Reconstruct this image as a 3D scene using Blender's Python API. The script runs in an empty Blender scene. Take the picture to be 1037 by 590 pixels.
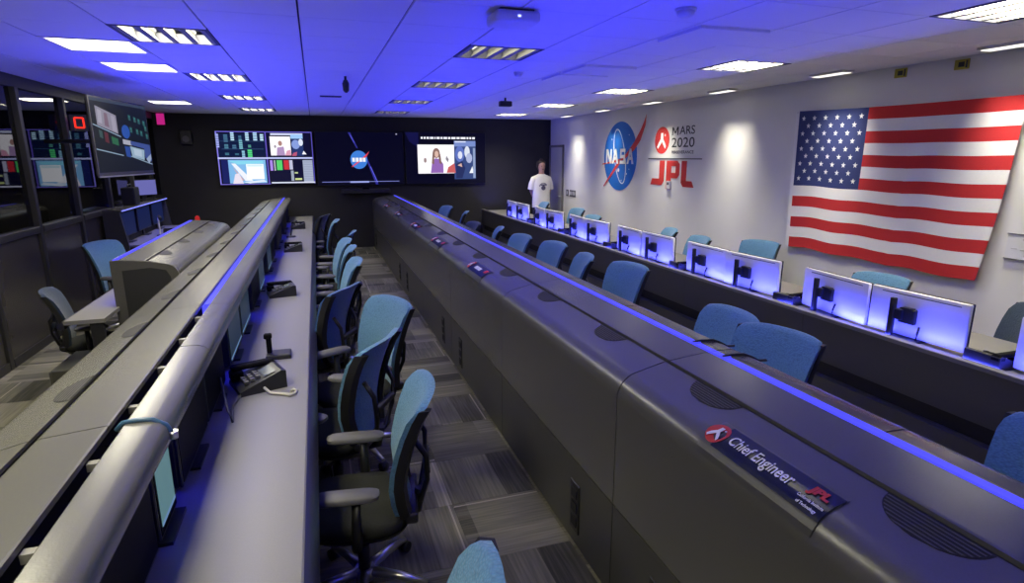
import bpy, bmesh, math, random
from mathutils import Vector, Matrix
R = math.radians
random.seed(7)
C = bpy.context.scene.collection
scene = bpy.context.scene

# ------------------------------------------------------------------ camera
def set_camera():
    f, yaw, pit, rol = 591.1, 0.318145, 0.228434, 0.0020027
    cy, sy, cp, sp, cr, sr = math.cos(yaw), math.sin(yaw), math.cos(pit), math.sin(pit), math.cos(rol), math.sin(rol)
    fw = Vector((sy*cp, cy*cp, -sp)); rt = Vector((cy, -sy, 0)); dn = fw.cross(rt)
    r2 = cr*rt + sr*dn; d2 = -sr*rt + cr*dn
    cam = bpy.data.cameras.new('camera'); cam.sensor_width = 36; cam.sensor_fit = 'HORIZONTAL'; cam.lens = 36*f/1037
    cam.clip_start = .05; cam.clip_end = 80
    o = bpy.data.objects.new('camera', cam); C.objects.link(o)
    up = -d2; bk = -fw
    o.matrix_world = Matrix(((r2.x, up.x, bk.x, 0), (r2.y, up.y, bk.y, 0), (r2.z, up.z, bk.z, 1.92), (0, 0, 0, 1)))
    scene.camera = o
set_camera()

# ------------------------------------------------------------------ world, exposure, light levels
w = bpy.data.worlds.new('world'); scene.world = w; w.use_nodes = True
w.node_tree.nodes['Background'].inputs[0].default_value = (.02, .02, .03, 1)
w.node_tree.nodes['Background'].inputs[1].default_value = .3
vs = scene.view_settings
vs.view_transform = 'Standard'; vs.look = 'None'; vs.gamma = 1; vs.use_curve_mapping = False
vs.exposure = 0.0
BLUE = (.012, .012, 1.0)          # console strip lights
WARM = (1.0, .94, .66)            # ceiling fixtures
P_SLOT = 11.5                     # blue power per console bay, up-light
P_DESK = 2.2                      # blue strip under each hood
P_ROW3 = 14.0
P_PANEL = 19.0                    # bright ceiling panels
P_TROFFER = {'l': 38.0, 'c': 5.0, 'r': 46.0}
P_WASH = 5.5                     # wall washers

def area(name, loc, rot, sx, sy, power, col, spread=math.pi, parent=None):
    l = bpy.data.lights.new(name, 'AREA'); l.shape = 'RECTANGLE'; l.size = sx; l.size_y = sy
    l.energy = power; l.color = col; l.spread = spread
    o = bpy.data.objects.new(name, l); C.objects.link(o); o.location = loc; o.rotation_euler = rot
    if parent: o.parent = parent
    return o

# ------------------------------------------------------------------ materials
MATS = {}
def mat(name, col, rough=.5, metal=0, noise=0, scale=40, bump=0, spec=.5, coat=0):
    if name in MATS: return MATS[name]
    m = bpy.data.materials.new(name); m.use_nodes = True; nt = m.node_tree
    b = nt.nodes['Principled BSDF']
    b.inputs['Base Color'].default_value = (*col, 1); b.inputs['Roughness'].default_value = rough
    b.inputs['Metallic'].default_value = metal; b.inputs['Specular IOR Level'].default_value = spec
    if coat: b.inputs['Coat Weight'].default_value = coat
    if noise or bump:
        tc = nt.nodes.new('ShaderNodeTexCoord'); n = nt.nodes.new('ShaderNodeTexNoise')
        n.inputs['Scale'].default_value = scale; n.inputs['Detail'].default_value = 3
        nt.links.new(tc.outputs['Object'], n.inputs['Vector'])
        if noise:
            r = nt.nodes.new('ShaderNodeMapRange'); r.inputs[3].default_value = 1-noise; r.inputs[4].default_value = 1+noise
            mx = nt.nodes.new('ShaderNodeMix'); mx.data_type = 'RGBA'; mx.blend_type = 'MULTIPLY'; mx.inputs[0].default_value = 1
            nt.links.new(n.outputs['Fac'], r.inputs[0]); mx.inputs[6].default_value = (*col, 1)
            nt.links.new(r.outputs[0], mx.inputs[7]); nt.links.new(mx.outputs[2], b.inputs['Base Color'])
        if bump:
            bp = nt.nodes.new('ShaderNodeBump'); bp.inputs['Strength'].default_value = bump; bp.inputs['Distance'].default_value = .004
            nt.links.new(n.outputs['Fac'], bp.inputs['Height']); nt.links.new(bp.outputs[0], b.inputs['Normal'])
    MATS[name] = m
    return m
def emat(name, col, strength=1.0):
    if name in MATS: return MATS[name]
    m = bpy.data.materials.new(name); m.use_nodes = True; nt = m.node_tree
    b = nt.nodes['Principled BSDF']; b.inputs['Base Color'].default_value = (0.01, .01, .01, 1); b.inputs['Roughness'].default_value = .35; b.inputs['Specular IOR Level'].default_value = .03
    b.inputs['Emission Color'].default_value = (*col, 1); b.inputs['Emission Strength'].default_value = strength
    MATS[name] = m
    return m
def carpet_mat():
    m = bpy.data.materials.new('carpet'); m.use_nodes = True; nt = m.node_tree; N = nt.nodes; L = nt.links
    b = N['Principled BSDF']; b.inputs['Roughness'].default_value = .95; b.inputs['Specular IOR Level'].default_value = .1
    tc = N.new('ShaderNodeTexCoord'); mp = N.new('ShaderNodeMapping'); mp.inputs['Scale'].default_value = (3.0, 60, 1)
    oi = N.new('ShaderNodeObjectInfo'); L.new(tc.outputs['Object'], mp.inputs['Vector'])
    ad = N.new('ShaderNodeVectorMath'); ad.operation = 'ADD'
    cb = N.new('ShaderNodeCombineXYZ'); ml = N.new('ShaderNodeMath'); ml.operation = 'MULTIPLY'; ml.inputs[1].default_value = 57
    L.new(oi.outputs['Random'], ml.inputs[0]); L.new(ml.outputs[0], cb.inputs[0]); L.new(ml.outputs[0], cb.inputs[1])
    L.new(mp.outputs[0], ad.inputs[0]); L.new(cb.outputs[0], ad.inputs[1])
    n = N.new('ShaderNodeTexNoise'); n.inputs['Scale'].default_value = 1.0; n.inputs['Detail'].default_value = 2; L.new(ad.outputs[0], n.inputs['Vector'])
    # broad blocks of yarn shade inside a tile
    mp2 = N.new('ShaderNodeMapping'); mp2.inputs['Scale'].default_value = (1.5, 6.5, 1); L.new(tc.outputs['Object'], mp2.inputs['Vector'])
    ad2 = N.new('ShaderNodeVectorMath'); ad2.operation = 'ADD'; L.new(mp2.outputs[0], ad2.inputs[0]); L.new(cb.outputs[0], ad2.inputs[1])
    n2 = N.new('ShaderNodeTexWhiteNoise'); n2.noise_dimensions = '2D'
    fl = N.new('ShaderNodeVectorMath'); fl.operation = 'FLOOR'; L.new(ad2.outputs[0], fl.inputs[0]); L.new(fl.outputs[0], n2.inputs['Vector'])
    mixf = N.new('ShaderNodeMath'); mixf.operation = 'ADD'
    h1 = N.new('ShaderNodeMath'); h1.operation = 'MULTIPLY'; h1.inputs[1].default_value = .42; L.new(n.outputs['Fac'], h1.inputs[0])
    h2 = N.new('ShaderNodeMath'); h2.operation = 'MULTIPLY'; h2.inputs[1].default_value = .30; L.new(n2.outputs['Value'], h2.inputs[0])
    L.new(h1.outputs[0], mixf.inputs[0]); L.new(h2.outputs[0], mixf.inputs[1])
    m3 = N.new('ShaderNodeMath'); m3.operation = 'ADD'; h3 = N.new('ShaderNodeMath'); h3.operation = 'MULTIPLY'; h3.inputs[1].default_value = .22
    L.new(oi.outputs['Random'], h3.inputs[0]); L.new(mixf.outputs[0], m3.inputs[0]); L.new(h3.outputs[0], m3.inputs[1])
    cr = N.new('ShaderNodeValToRGB'); e = cr.color_ramp.elements
    e[0].position = .28; e[0].color = (.066, .065, .050, 1); e[1].position = .82; e[1].color = (.33, .31, .23, 1)
    x = cr.color_ramp.elements.new(.52); x.color = (.165, .158, .118, 1)
    L.new(m3.outputs[0], cr.inputs[0])
    sx = N.new('ShaderNodeSeparateXYZ'); L.new(tc.outputs['Object'], sx.inputs[0])
    g1 = N.new('ShaderNodeMath'); g1.operation = 'COMPARE'; g1.inputs[1].default_value = .225; g1.inputs[2].default_value = .005; L.new(sx.outputs['Y'], g1.inputs[0])
    g2 = N.new('ShaderNodeMath'); g2.operation = 'GREATER_THAN'; g2.inputs[1].default_value = .45; L.new(oi.outputs['Random'], g2.inputs[0])
    g3 = N.new('ShaderNodeMath'); g3.operation = 'MULTIPLY'; L.new(g1.outputs[0], g3.inputs[0]); L.new(g2.outputs[0], g3.inputs[1])
    g4 = N.new('ShaderNodeMath'); g4.operation = 'COMPARE'; g4.inputs[1].default_value = -.03; g4.inputs[2].default_value = .004; L.new(sx.outputs['Y'], g4.inputs[0])
    g5 = N.new('ShaderNodeMath'); g5.operation = 'LESS_THAN'; g5.inputs[1].default_value = .3; L.new(oi.outputs['Random'], g5.inputs[0])
    g6 = N.new('ShaderNodeMath'); g6.operation = 'MULTIPLY'; L.new(g4.outputs[0], g6.inputs[0]); L.new(g5.outputs[0], g6.inputs[1])
    g7 = N.new('ShaderNodeMath'); g7.operation = 'MAXIMUM'; L.new(g3.outputs[0], g7.inputs[0]); L.new(g6.outputs[0], g7.inputs[1])
    lm = N.new('ShaderNodeMix'); lm.data_type = 'RGBA'; L.new(g7.outputs[0], lm.inputs[0]); L.new(cr.outputs[0], lm.inputs[6]); lm.inputs[7].default_value = (.36, .33, .25, 1)
    L.new(lm.outputs[2], b.inputs['Base Color'])
    bp = N.new('ShaderNodeBump'); bp.inputs['Strength'].default_value = .4; bp.inputs['Distance'].default_value = .003
    L.new(n.outputs['Fac'], bp.inputs['Height']); L.new(bp.outputs[0], b.inputs['Normal'])
    return m
def fabric_mat(name, col):
    m = bpy.data.materials.new(name); m.use_nodes = True; nt = m.node_tree; N = nt.nodes; L = nt.links
    b = N['Principled BSDF']; b.inputs['Roughness'].default_value = .85; b.inputs['Specular IOR Level'].default_value = .2
    b.inputs['Sheen Weight'].default_value = .25
    tc = N.new('ShaderNodeTexCoord'); v = N.new('ShaderNodeTexVoronoi'); v.inputs['Scale'].default_value = 95
    mp = N.new('ShaderNodeMapping'); mp.inputs['Scale'].default_value = (1, 1, 1.6); L.new(tc.outputs['Object'], mp.inputs[0]); L.new(mp.outputs[0], v.inputs['Vector'])
    cr = N.new('ShaderNodeValToRGB'); cr.color_ramp.elements[0].color = (*[c*1.12 for c in col], 1); cr.color_ramp.elements[1].color = (*[c*.72 for c in col], 1)
    L.new(v.outputs['Distance'], cr.inputs[0]); L.new(cr.outputs[0], b.inputs['Base Color'])
    bp = N.new('ShaderNodeBump'); bp.inputs['Strength'].default_value = .5; bp.inputs['Distance'].default_value = .004
    L.new(v.outputs['Distance'], bp.inputs['Height']); L.new(bp.outputs[0], b.inputs['Normal'])
    return m
def glass_mat():
    m = bpy.data.materials.new('tinted_glass'); m.use_nodes = True; nt = m.node_tree; N = nt.nodes; L = nt.links
    N.remove(N['Principled BSDF'])
    tr = N.new('ShaderNodeBsdfTransparent'); tr.inputs[0].default_value = (.30, .31, .36, 1)
    gl = N.new('ShaderNodeBsdfGlossy'); gl.inputs['Roughness'].default_value = .02; gl.inputs[0].default_value = (.9, .9, .95, 1)
    fr = N.new('ShaderNodeFresnel'); fr.inputs[0].default_value = 1.7
    mx = N.new('ShaderNodeMixShader'); L.new(fr.outputs[0], mx.inputs[0]); L.new(tr.outputs[0], mx.inputs[1]); L.new(gl.outputs[0], mx.inputs[2])
    L.new(mx.outputs[0], N['Material Output'].inputs[0])
    return m
M = {
 'white_wall': mat('white_wall', (.74, .73, .71), .75, noise=.03, scale=3, bump=.05),
 'black_wall': mat('black_wall', (.022, .021, .021), .8, noise=.15, scale=5, bump=.05),
 'tile': mat('ceiling_tile', (.80, .80, .82), .9, noise=.04, scale=120, bump=.25),
 'plenum': mat('grid_dark', (.10, .10, .14), .8, noise=.05),
 'grey': mat('console_grey', (.105, .103, .095), .26, noise=.05, scale=160, bump=.06, spec=.6),
 'grey_shaded': mat('console_front_shaded', (.055, .055, .049), .36, noise=.06, scale=160, bump=.06),  # same console grey, darkened to put the front's shade into the colour
 'black': mat('black_plastic', (.016, .016, .018), .45, noise=.08, scale=90),
 'blackgloss': mat('black_gloss', (.006, .006, .008), .5, noise=.02, spec=.03),
 'dark': mat('dark_carcass', (.012, .012, .014), .8, noise=.05),
 'desk': mat('desk_laminate', (.20, .195, .188), .38, noise=.10, scale=220),
 'edge': mat('desk_edge', (.014, .015, .03), .35, noise=.05),
 'vent': mat('vent_dark', (.06, .058, .056), .6, noise=.05),
 'panel3': mat('counter_front', (.062, .060, .056), .55, noise=.07, scale=60, bump=.05),
 'lip': mat('counter_lip', (.17, .165, .16), .45, noise=.05),
 'silver': mat('monitor_back_silver', (.66, .66, .70), .4, noise=.03, scale=60),
 'alu': mat('brushed_aluminium', (.62, .62, .64), .28, metal=.9, noise=.05),
 'armpad': mat('arm_pad', (.085, .083, .085), .55, noise=.06),
 'seat': mat('seat_fabric', (.022, .023, .019), .9, noise=.25, scale=120, bump=.3, spec=.15),
 'blue': fabric_mat('blue_mesh_fabric', (.115, .265, .43)),
 'blue_shaded': fabric_mat('blue_fabric_shaded', (.055, .13, .36)),  # blue chair fabric with the shade on its back painted into the colour
 'darkblue': fabric_mat('charcoal_blue_fabric', (.03, .05, .08)),
 'frame': mat('chair_frame_black', (.015, .015, .017), .4, noise=.05),
 'post': mat('mullion', (.030, .029, .030), .5, noise=.06),
 'lowpanel': mat('wall_panel_dark', (.055, .050, .047), .22, noise=.08, scale=6),
 'red': mat('print_red', (.58, .035, .03), .6, noise=.03),
 'pblue': mat('print_blue', (.008, .13, .52), .55, noise=.03),
 'pwhite': mat('print_white', (.83, .83, .82), .6, noise=.02),
 'pblack': mat('print_black', (.03, .03, .035), .6, noise=.02),
 'flagred': mat('flag_red', (.50, .018, .022), .8, noise=.08, scale=60, bump=.2),
 'flagwhite': mat('flag_white', (.80, .79, .78), .8, noise=.04, scale=60, bump=.2),
 'flagblue': mat('flag_blue', (.022, .035, .15), .8, noise=.08, scale=60, bump=.2),
 'skin': mat('skin', (.55, .31, .22), .55, noise=.05),
 'hair': mat('hair', (.035, .022, .016), .5, noise=.2, scale=60),
 'shirt': mat('shirt_white', (.82, .80, .74), .8, noise=.03, bump=.1),
 'pants': mat('trousers_dark', (.03, .03, .045), .8, noise=.1),
 'door': mat('door_paint', (.60, .59, .56), .5, noise=.02),
 'cable': mat('cable_grey', (.10, .10, .10), .5, noise=.05),
 'cream': mat('cream_cord', (.42, .40, .33), .5, noise=.05),
 'tie': mat('blue_tie', (.05, .12, .22), .3, noise=.05),
 'yellow': mat('yellow_tag', (.42, .36, .04), .6, noise=.05),
 'white': mat('white_plastic', (.70, .70, .72), .45, noise=.03),
 'louver': mat('louver_aluminium', (.34, .34, .33), .35, metal=.6, noise=.04),
 'carpet': carpet_mat(),
 'glass': glass_mat(),
 'led': emat('led_strip', (.07, .07, 1), 1.25),
 'ledspot': emat('led_spot', (.35, .4, 1), 3.0),
 'lightpanel': emat('light_panel', (1, .97, .93), 4.0),
 'tube': emat('troffer_lamp', (1, .95, .85), 1.2),
 'washlens': emat('wash_lens', (1, .95, .86), 1.6),
 'exit': emat('exit_red', (.62, .02, .26), .8),
 'reddigit': emat('red_digit', (1, .03, .015), 1.3),
}

# ------------------------------------------------------------------ mesh helpers
def cat(bm, verts, faces):
    vs_ = [bm.verts.new(v) for v in verts]
    for f in faces:
        try: bm.faces.new([vs_[i] for i in f])
        except ValueError: pass
    return vs_
def box(bm, x0, x1, y0, y1, z0, z1, bev=0, seg=2):
    t = bmesh.new()
    v = [(x0,y0,z0),(x1,y0,z0),(x1,y1,z0),(x0,y1,z0),(x0,y0,z1),(x1,y0,z1),(x1,y1,z1),(x0,y1,z1)]
    cat(t, v, [(0,3,2,1),(4,5,6,7),(0,1,5,4),(1,2,6,5),(2,3,7,6),(3,0,4,7)])
    if bev: bmesh.ops.bevel(t, geom=t.edges[:], offset=bev, segments=seg, affect='EDGES', profile=.5)
    merge(bm, t)
def merge(bm, t):
    idx = {v: bm.verts.new(v.co) for v in t.verts}
    for f in t.faces:
        nf = bm.faces.new([idx[v] for v in f.verts]); nf.smooth = f.smooth; nf.material_index = f.material_index
    t.free()
def prism(bm, poly, y0, y1, smooth=False):          # poly of (x,z) extruded along y
    n = len(poly)
    v = [(x, y0, z) for x, z in poly] + [(x, y1, z) for x, z in poly]
    cat(bm, v, [tuple(range(n))[::-1], tuple(range(n, 2*n))] + [(i, (i+1) % n, (i+1) % n+n, i+n) for i in range(n)])
def band(pts, t):                                    # open profile -> closed polygon of thickness t
    out = []
    for i, p in enumerate(pts):
        a = pts[max(0, i-1)]; b = pts[min(len(pts)-1, i+1)]
        dx, dz = b[0]-a[0], b[1]-a[1]; l = math.hypot(dx, dz) or 1
        out.append((p[0]+dz/l*t, p[1]-dx/l*t))
    return pts + out[::-1]
def tube(bm, pts, r, seg=8, cap=True):
    pts = [Vector(p) for p in pts]; rings = []
    rr = r if isinstance(r, (list, tuple)) else [r]*len(pts)
    for i, p in enumerate(pts):
        d = (pts[min(i+1, len(pts)-1)]-pts[max(i-1, 0)]).normalized()
        a = d.cross(Vector((0, 0, 1)));
        if a.length < .05: a = d.cross(Vector((1, 0, 0)))
        a.normalize(); b = d.cross(a)
        rings.append([bm.verts.new(p+(a*math.cos(2*math.pi*k/seg)+b*math.sin(2*math.pi*k/seg))*rr[i]) for k in range(seg)])
    for i in range(len(rings)-1):
        for k in range(seg):
            f = bm.faces.new((rings[i][k], rings[i][(k+1) % seg], rings[i+1][(k+1) % seg], rings[i+1][k])); f.smooth = True
    if cap:
        bm.faces.new(rings[0][::-1]); bm.faces.new(rings[-1])
def loft(bm, rings, cap=True, smooth=True):          # rings: lists of equal length points
    rv = [[bm.verts.new(p) for p in r] for r in rings]; n = len(rv[0])
    for i in range(len(rv)-1):
        for k in range(n):
            f = bm.faces.new((rv[i][k], rv[i][(k+1) % n], rv[i+1][(k+1) % n], rv[i+1][k])); f.smooth = smooth
    if cap:
        bm.faces.new(rv[0][::-1]); bm.faces.new(rv[-1])
def ell(cx, cy, z, a, b, n=16, p=2.0):
    o = []
    for k in range(n):
        t = 2*math.pi*k/n; c, s = math.cos(t), math.sin(t)
        o.append((cx+a*math.copysign(abs(c)**(2/p), c), cy+b*math.copysign(abs(s)**(2/p), s), z))
    return o
def flat(bm, poly, fn, d=0.0, th=.002):              # plate with outline poly (a,b) placed through fn(a,b,d)
    n = len(poly)
    v = [fn(a, b, d) for a, b in poly] + [fn(a, b, d+th) for a, b in poly]
    cat(bm, v, [tuple(range(n)), tuple(range(n, 2*n))[::-1]] + [(i, (i+1) % n, (i+1) % n+n, i+n) for i in range(n)])
def circ(cx, cy, r, n=32, ry=None):
    return [(cx+r*math.cos(2*math.pi*k/n), cy+(ry or r)*math.sin(2*math.pi*k/n)) for k in range(n)]
def rect(x0, y0, x1, y1): return [(x0, y0), (x1, y0), (x1, y1), (x0, y1)]
def obj(name, bm, m, parent=None, loc=(0, 0, 0), smooth=None, recalc=True):
    if recalc: bmesh.ops.recalc_face_normals(bm, faces=bm.faces[:])
    me = bpy.data.meshes.new(name); bm.to_mesh(me); bm.free()
    for x in (m if isinstance(m, list) else [m]): me.materials.append(M[x] if isinstance(x, str) else x)
    if smooth is not None:
        me.polygons.foreach_set('use_smooth', [True]*len(me.polygons))
        me.set_sharp_from_angle(angle=R(smooth))
    o = bpy.data.objects.new(name, me); C.objects.link(o); o.location = loc
    if parent: o.parent = parent
    return o
def tag(o, label=None, category=None, group=None, kind=None):
    if label: o['label'] = label
    if category: o['category'] = category
    if group: o['group'] = group
    if kind: o['kind'] = kind
    return o
def thing(name, label, category, loc=(0, 0, 0), rz=0, group=None):
    o = bpy.data.objects.new(name, None); C.objects.link(o); o.empty_display_size = .1
    o.location = loc; o.rotation_euler = (0, 0, rz)
    return tag(o, label, category, group)
def dup(root, loc, rz=None, label=None, group=None):
    def rec(o, par):
        c = o.copy(); C.objects.link(c)
        if par: c.parent = par
        for ch in list(o.children):
            rec(ch, c)
        return c
    r = rec(root, None); r.location = loc
    if rz is not None: r.rotation_euler = (0, 0, rz)
    if label: r['label'] = label
    if group: r['group'] = group
    return r
B = bmesh.new
def part(name, m, parent, fn, smooth=None, loc=(0, 0, 0)):
    bm = B(); fn(bm); return obj(name, bm, m, parent, loc, smooth)
TXT = {}
def text(s, size, bold=0.0, align='CENTER', space=1.0):
    k = (s, size, bold, align, space)
    if k not in TXT:
        c = bpy.data.curves.new('t', 'FONT'); c.body = s; c.size = size; c.offset = bold; c.align_x = align; c.align_y = 'CENTER'
        c.space_character = space; c.resolution_u = 3
        o = bpy.data.objects.new('t', c); C.objects.link(o)
        dg = bpy.context.evaluated_depsgraph_get(); me = o.evaluated_get(dg).to_mesh()
        TXT[k] = ([tuple(v.co) for v in me.vertices], [tuple(p.vertices) for p in me.polygons])
        o.evaluated_get(dg).to_mesh_clear(); bpy.data.objects.remove(o); bpy.data.curves.remove(c)
    return TXT[k]
def put_text(bm, s, size, fn, a=0, b=0, d=0, bold=0.0, sx=1.0, align='CENTER', space=1.0):
    v, f = text(s, size, bold, align, space)
    cat(bm, [fn(a+p[0]*sx, b+p[1], d) for p in v], f)

ORD = ['nearest', 'second', 'third', 'fourth', 'fifth', 'sixth', 'seventh', 'eighth', 'ninth', 'tenth', 'eleventh', 'twelfth']
def nth(i): return ORD[i]

# ------------------------------------------------------------------ room shell
XL, XR, YB, YN, ZC = -2.80, 5.20, 12.92, -3.0, 2.716
XF = -5.2                                            # far wall of the room behind the glass
fl = part('floor', 'carpet', None, lambda bm: box(bm, XF, XR+.1, YN, YB+.1, -.10, -.006)); tag(fl, 'grey carpet floor of the control room', kind='structure')
wb = part('wall_back', 'black_wall', None, lambda bm: box(bm, XF, XR+.12, YB, YB+.12, 0, ZC+.1)); tag(wb, 'black painted wall behind the video screens', kind='structure')
wr = part('wall_right', 'white_wall', None, lambda bm: box(bm, XR, XR+.12, YN, YB, 0, ZC+.1)); tag(wr, 'white painted wall with flag and emblems', kind='structure')
wn = part('wall_front', 'white_wall', None, lambda bm: box(bm, XF, XR+.12, YN-.12, YN, 0, ZC)); tag(wn, 'plain wall behind the camera', kind='structure')
wf = part('wall_far', 'black_wall', None, lambda bm: box(bm, XF-.1, XF, YN, YB, 0, ZC)); tag(wf, 'dark wall of the room behind the glass', kind='structure')
ce = part('ceiling', 'plenum', None, lambda bm: box(bm, XF, XR+.12, YN, YB+.12, ZC+.10, ZC+.22)); tag(ce, 'blue lit suspended tile ceiling', kind='structure')

# carpet tiles (parts of the floor)
tb = B(); box(tb, -.249, .249, -.249, .249, -.006, 0)
bmesh.ops.recalc_face_normals(tb, faces=tb.faces[:])
tme = bpy.data.meshes.new('carpet_tile'); tb.to_mesh(tme); tb.free(); tme.materials.append(M['carpet'])
def carpet(x0, y0, nx, ny):
    for i in range(nx):
        for j in range(ny):
            o = bpy.data.objects.new('carpet_tile', tme); C.objects.link(o); o.parent = fl
            o.location = (x0+.25+i*.5, y0+.25+j*.5, 0); o.rotation_euler = (0, 0, R(90)*random.choice((0, 0, 1, 2, 3)))
carpet(-.40, .9, 3, 24)
carpet(-2.80, 3.4, 4, 14)
carpet(2.1, 2.4, 3, 4)

# ceiling tiles and fixtures
def gx(k): return -.03+(.59 if k > 0 else .568)*k
def gy(j): return 4.47+.568*j
troff = {(-2, 0): 'l', (-2, 4): 'l', (-2, 8): 'l', (-2, 12): 'l', (2, 0): 'c', (2, 4): 'c', (2, 8): 'c', (2, 12): 'c', (6, -4): 'r', (6, 0): 'r', (6, 4): 'r', (6, 8): 'r', (6, 12): 'r',
         (-2, -4): 'l', (2, -4): 'c', (-2, -8): 'l'}
lit = {(-3, 1), (-3, 3), (-4, 10), (-3, -3), (-3, -7)}
drop = {(4, -2), (4, 1), (4, 2)}
KX = [k for k in range(-5, 9)]
tiles = {}
for k in KX:
    for j in range(-4, 15):
        if (k, j) in troff or (k, j) in lit: continue
        x0 = max(gx(k), XL); x1 = min(gx(k+1), XR); y0 = gy(j); y1 = min(gy(j+1), YB)
        if x1-x0 < .1 or y1-y0 < .1: continue
        ga = .009 if k in (-1, 0, 1) else .004
        key = (round(x1-x0, 3), round(y1-y0, 3), (k, j) in drop)
        if key not in tiles:
            bm = B(); box(bm, -(x1-x0)/2+.005, (x1-x0)/2-.005, -(y1-y0)/2+.003, (y1-y0)/2-.003, 0, .014, .002, 1)
            if (k, j) in drop: box(bm, -(x1-x0)/2+.03, (x1-x0)/2-.03, -(y1-y0)/2+.03, (y1-y0)/2-.03, -.02, .005, .004, 1)
            bmesh.ops.recalc_face_normals(bm, faces=bm.faces[:])
            me = bpy.data.meshes.new('ceiling_tile'); bm.to_mesh(me); bm.free(); me.materials.append(M['tile']); tiles[key] = me
        o = bpy.data.objects.new('ceiling_tile', tiles[key]); C.objects.link(o); o.parent = ce
        o.location = ((x0+x1)/2, (y0+y1)/2, ZC)
# plain tile field behind the camera and over the glass room
def near_field(bm):
    k = -5
    for k in KX:
        x0 = max(gx(k), XL); x1 = min(gx(k+1), XR)
        for j in range(-13, -4):
            if (k, j) in troff or (k, j) in lit: continue
            box(bm, x0+.005, x1-.005, gy(j)+.003, gy(j+1)-.003, ZC, ZC+.014)
o = part('ceiling_tiles', 'tile', ce, near_field); o['kind'] = 'stuff'
# bright flat panels
def panel_light(k, j, label, power):
    x0, x1, y0, y1 = gx(k), gx(k+1), gy(j), gy(j+1); c = ((x0+x1)/2, (y0+y1)/2, ZC)
    t = thing('ceiling_light', label, 'ceiling light', c, 0, 'flat ceiling light panels')
    hx, hy = (x1-x0)/2, (y1-y0)/2
    def fr(bm):
        for a in ((-hx, hx, -hy, -hy+.03), (-hx, hx, hy-.03, hy), (-hx, -hx+.03, -hy+.03, hy-.03), (hx-.03, hx, -hy+.03, hy-.03)): box(bm, *a, -.004, .016)
    part('frame', 'white', t, fr)
    part('diffuser', 'lightpanel', t, lambda bm: box(bm, -hx+.03, hx-.03, -hy+.03, hy-.03, .002, .012))
    area('panel_lamp', (0, 0, -.006), (0, 0, 0), .5, .5, power, WARM, math.pi, t)
panel_light(-3, 1, 'bright white ceiling light panel, largest and nearest of the lit panels', P_PANEL)
panel_light(-3, 3, 'bright white ceiling light panel, the middle one of the lit panels', P_PANEL)
panel_light(-4, 10, 'bright white ceiling light panel above the far left corner, smallest in view', P_PANEL*.7)
panel_light(-3, -3, 'bright white ceiling light panel above the near left aisle, outside the picture', P_PANEL)
panel_light(-3, -7, 'bright white ceiling light panel behind the camera on the left', P_PANEL)
# louvred troffers
def troffer(k, j, side, label, power):
    x0, x1, y0, y1 = gx(k), gx(k+1), gy(j), gy(j+1); hx, hy = (x1-x0)/2, (y1-y0)/2
    t = thing('louvred_light', label, 'ceiling light', ((x0+x1)/2, (y0+y1)/2, ZC), 0, 'louvred ceiling lights')
    def fr(bm):
        e = .02
        for a in ((-hx, hx, -hy, -hy+e), (-hx, hx, hy-e, hy), (-hx, -hx+e, -hy+e, hy-e), (hx-e, hx, -hy+e, hy-e)): box(bm, *a, -.004, .06)
        box(bm, -hx, hx, -hy, hy, .085, .09)
    part('housing', 'plenum', t, fr)
    n = 4; wx = (2*hx-.06)/n
    for i in range(n+1):
        xx = -hx+.03+i*wx
        part('louver_blade', 'louver', t, lambda bm: prism(bm, [(xx-.022, 0), (xx-.003, .035), (xx-.002, .075), (xx+.002, .075), (xx+.003, .035), (xx+.022, 0)], -hy+.025, hy-.025))
    for i in range(2):
        xx = -hx+.03+(i*2+1)*wx*1.0
        part('lamp_tube', 'tube', t, lambda bm: tube(bm, [(xx, -hy+.03, .07), (xx, hy-.03, .07)], .012, 8))
    area('troffer_lamp', (0, 0, .083), (0, 0, 0), .5, .5, power, WARM, R(134) if side == 'r' else R(125), t)
lab = {'l': 'louvred ceiling light in the left line', 'c': 'louvred ceiling light in the middle line', 'r': 'louvred ceiling light in the right line by the white wall'}
for (k, j), s in sorted(troff.items()):
    same = sorted(b for (a, b), q in troff.items() if q == s and b >= (-4 if s == 'r' else 0))
    l = lab[s]+(', %s to the camera' % nth(same.index(j)) if j in same else ', above the camera and outside the picture' if j == -4 else ', behind the camera')
    troffer(k, j, s, l.replace('second to', 'second from').replace('third to', 'third from').replace('fourth to', 'fourth from'), P_TROFFER[s])
# wall washers along the right wall
for i, y in enumerate((1.6, 3.20, 4.83, 6.50, 8.15, 9.8, 11.4)):
    t = thing('wall_washer', ('narrow ceiling wall washer beside the white wall, %s from the camera' % nth(i)).replace('nearest from', 'nearest to'), 'ceiling light', (4.93, y, ZC), 0, 'wall washer lights')
    part('housing', 'white', t, lambda bm: box(bm, -.07, .07, -.21, .21, -.022, 0, .004, 1))
    part('lens', 'washlens', t, lambda bm: box(bm, -.05, .05, -.19, .19, -.026, -.018))
    area('washer_lamp', (0, 0, -.03), (0, R(-10), 0), .1, .42, P_WASH, (1, .95, .76), R(58), t)
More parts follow.
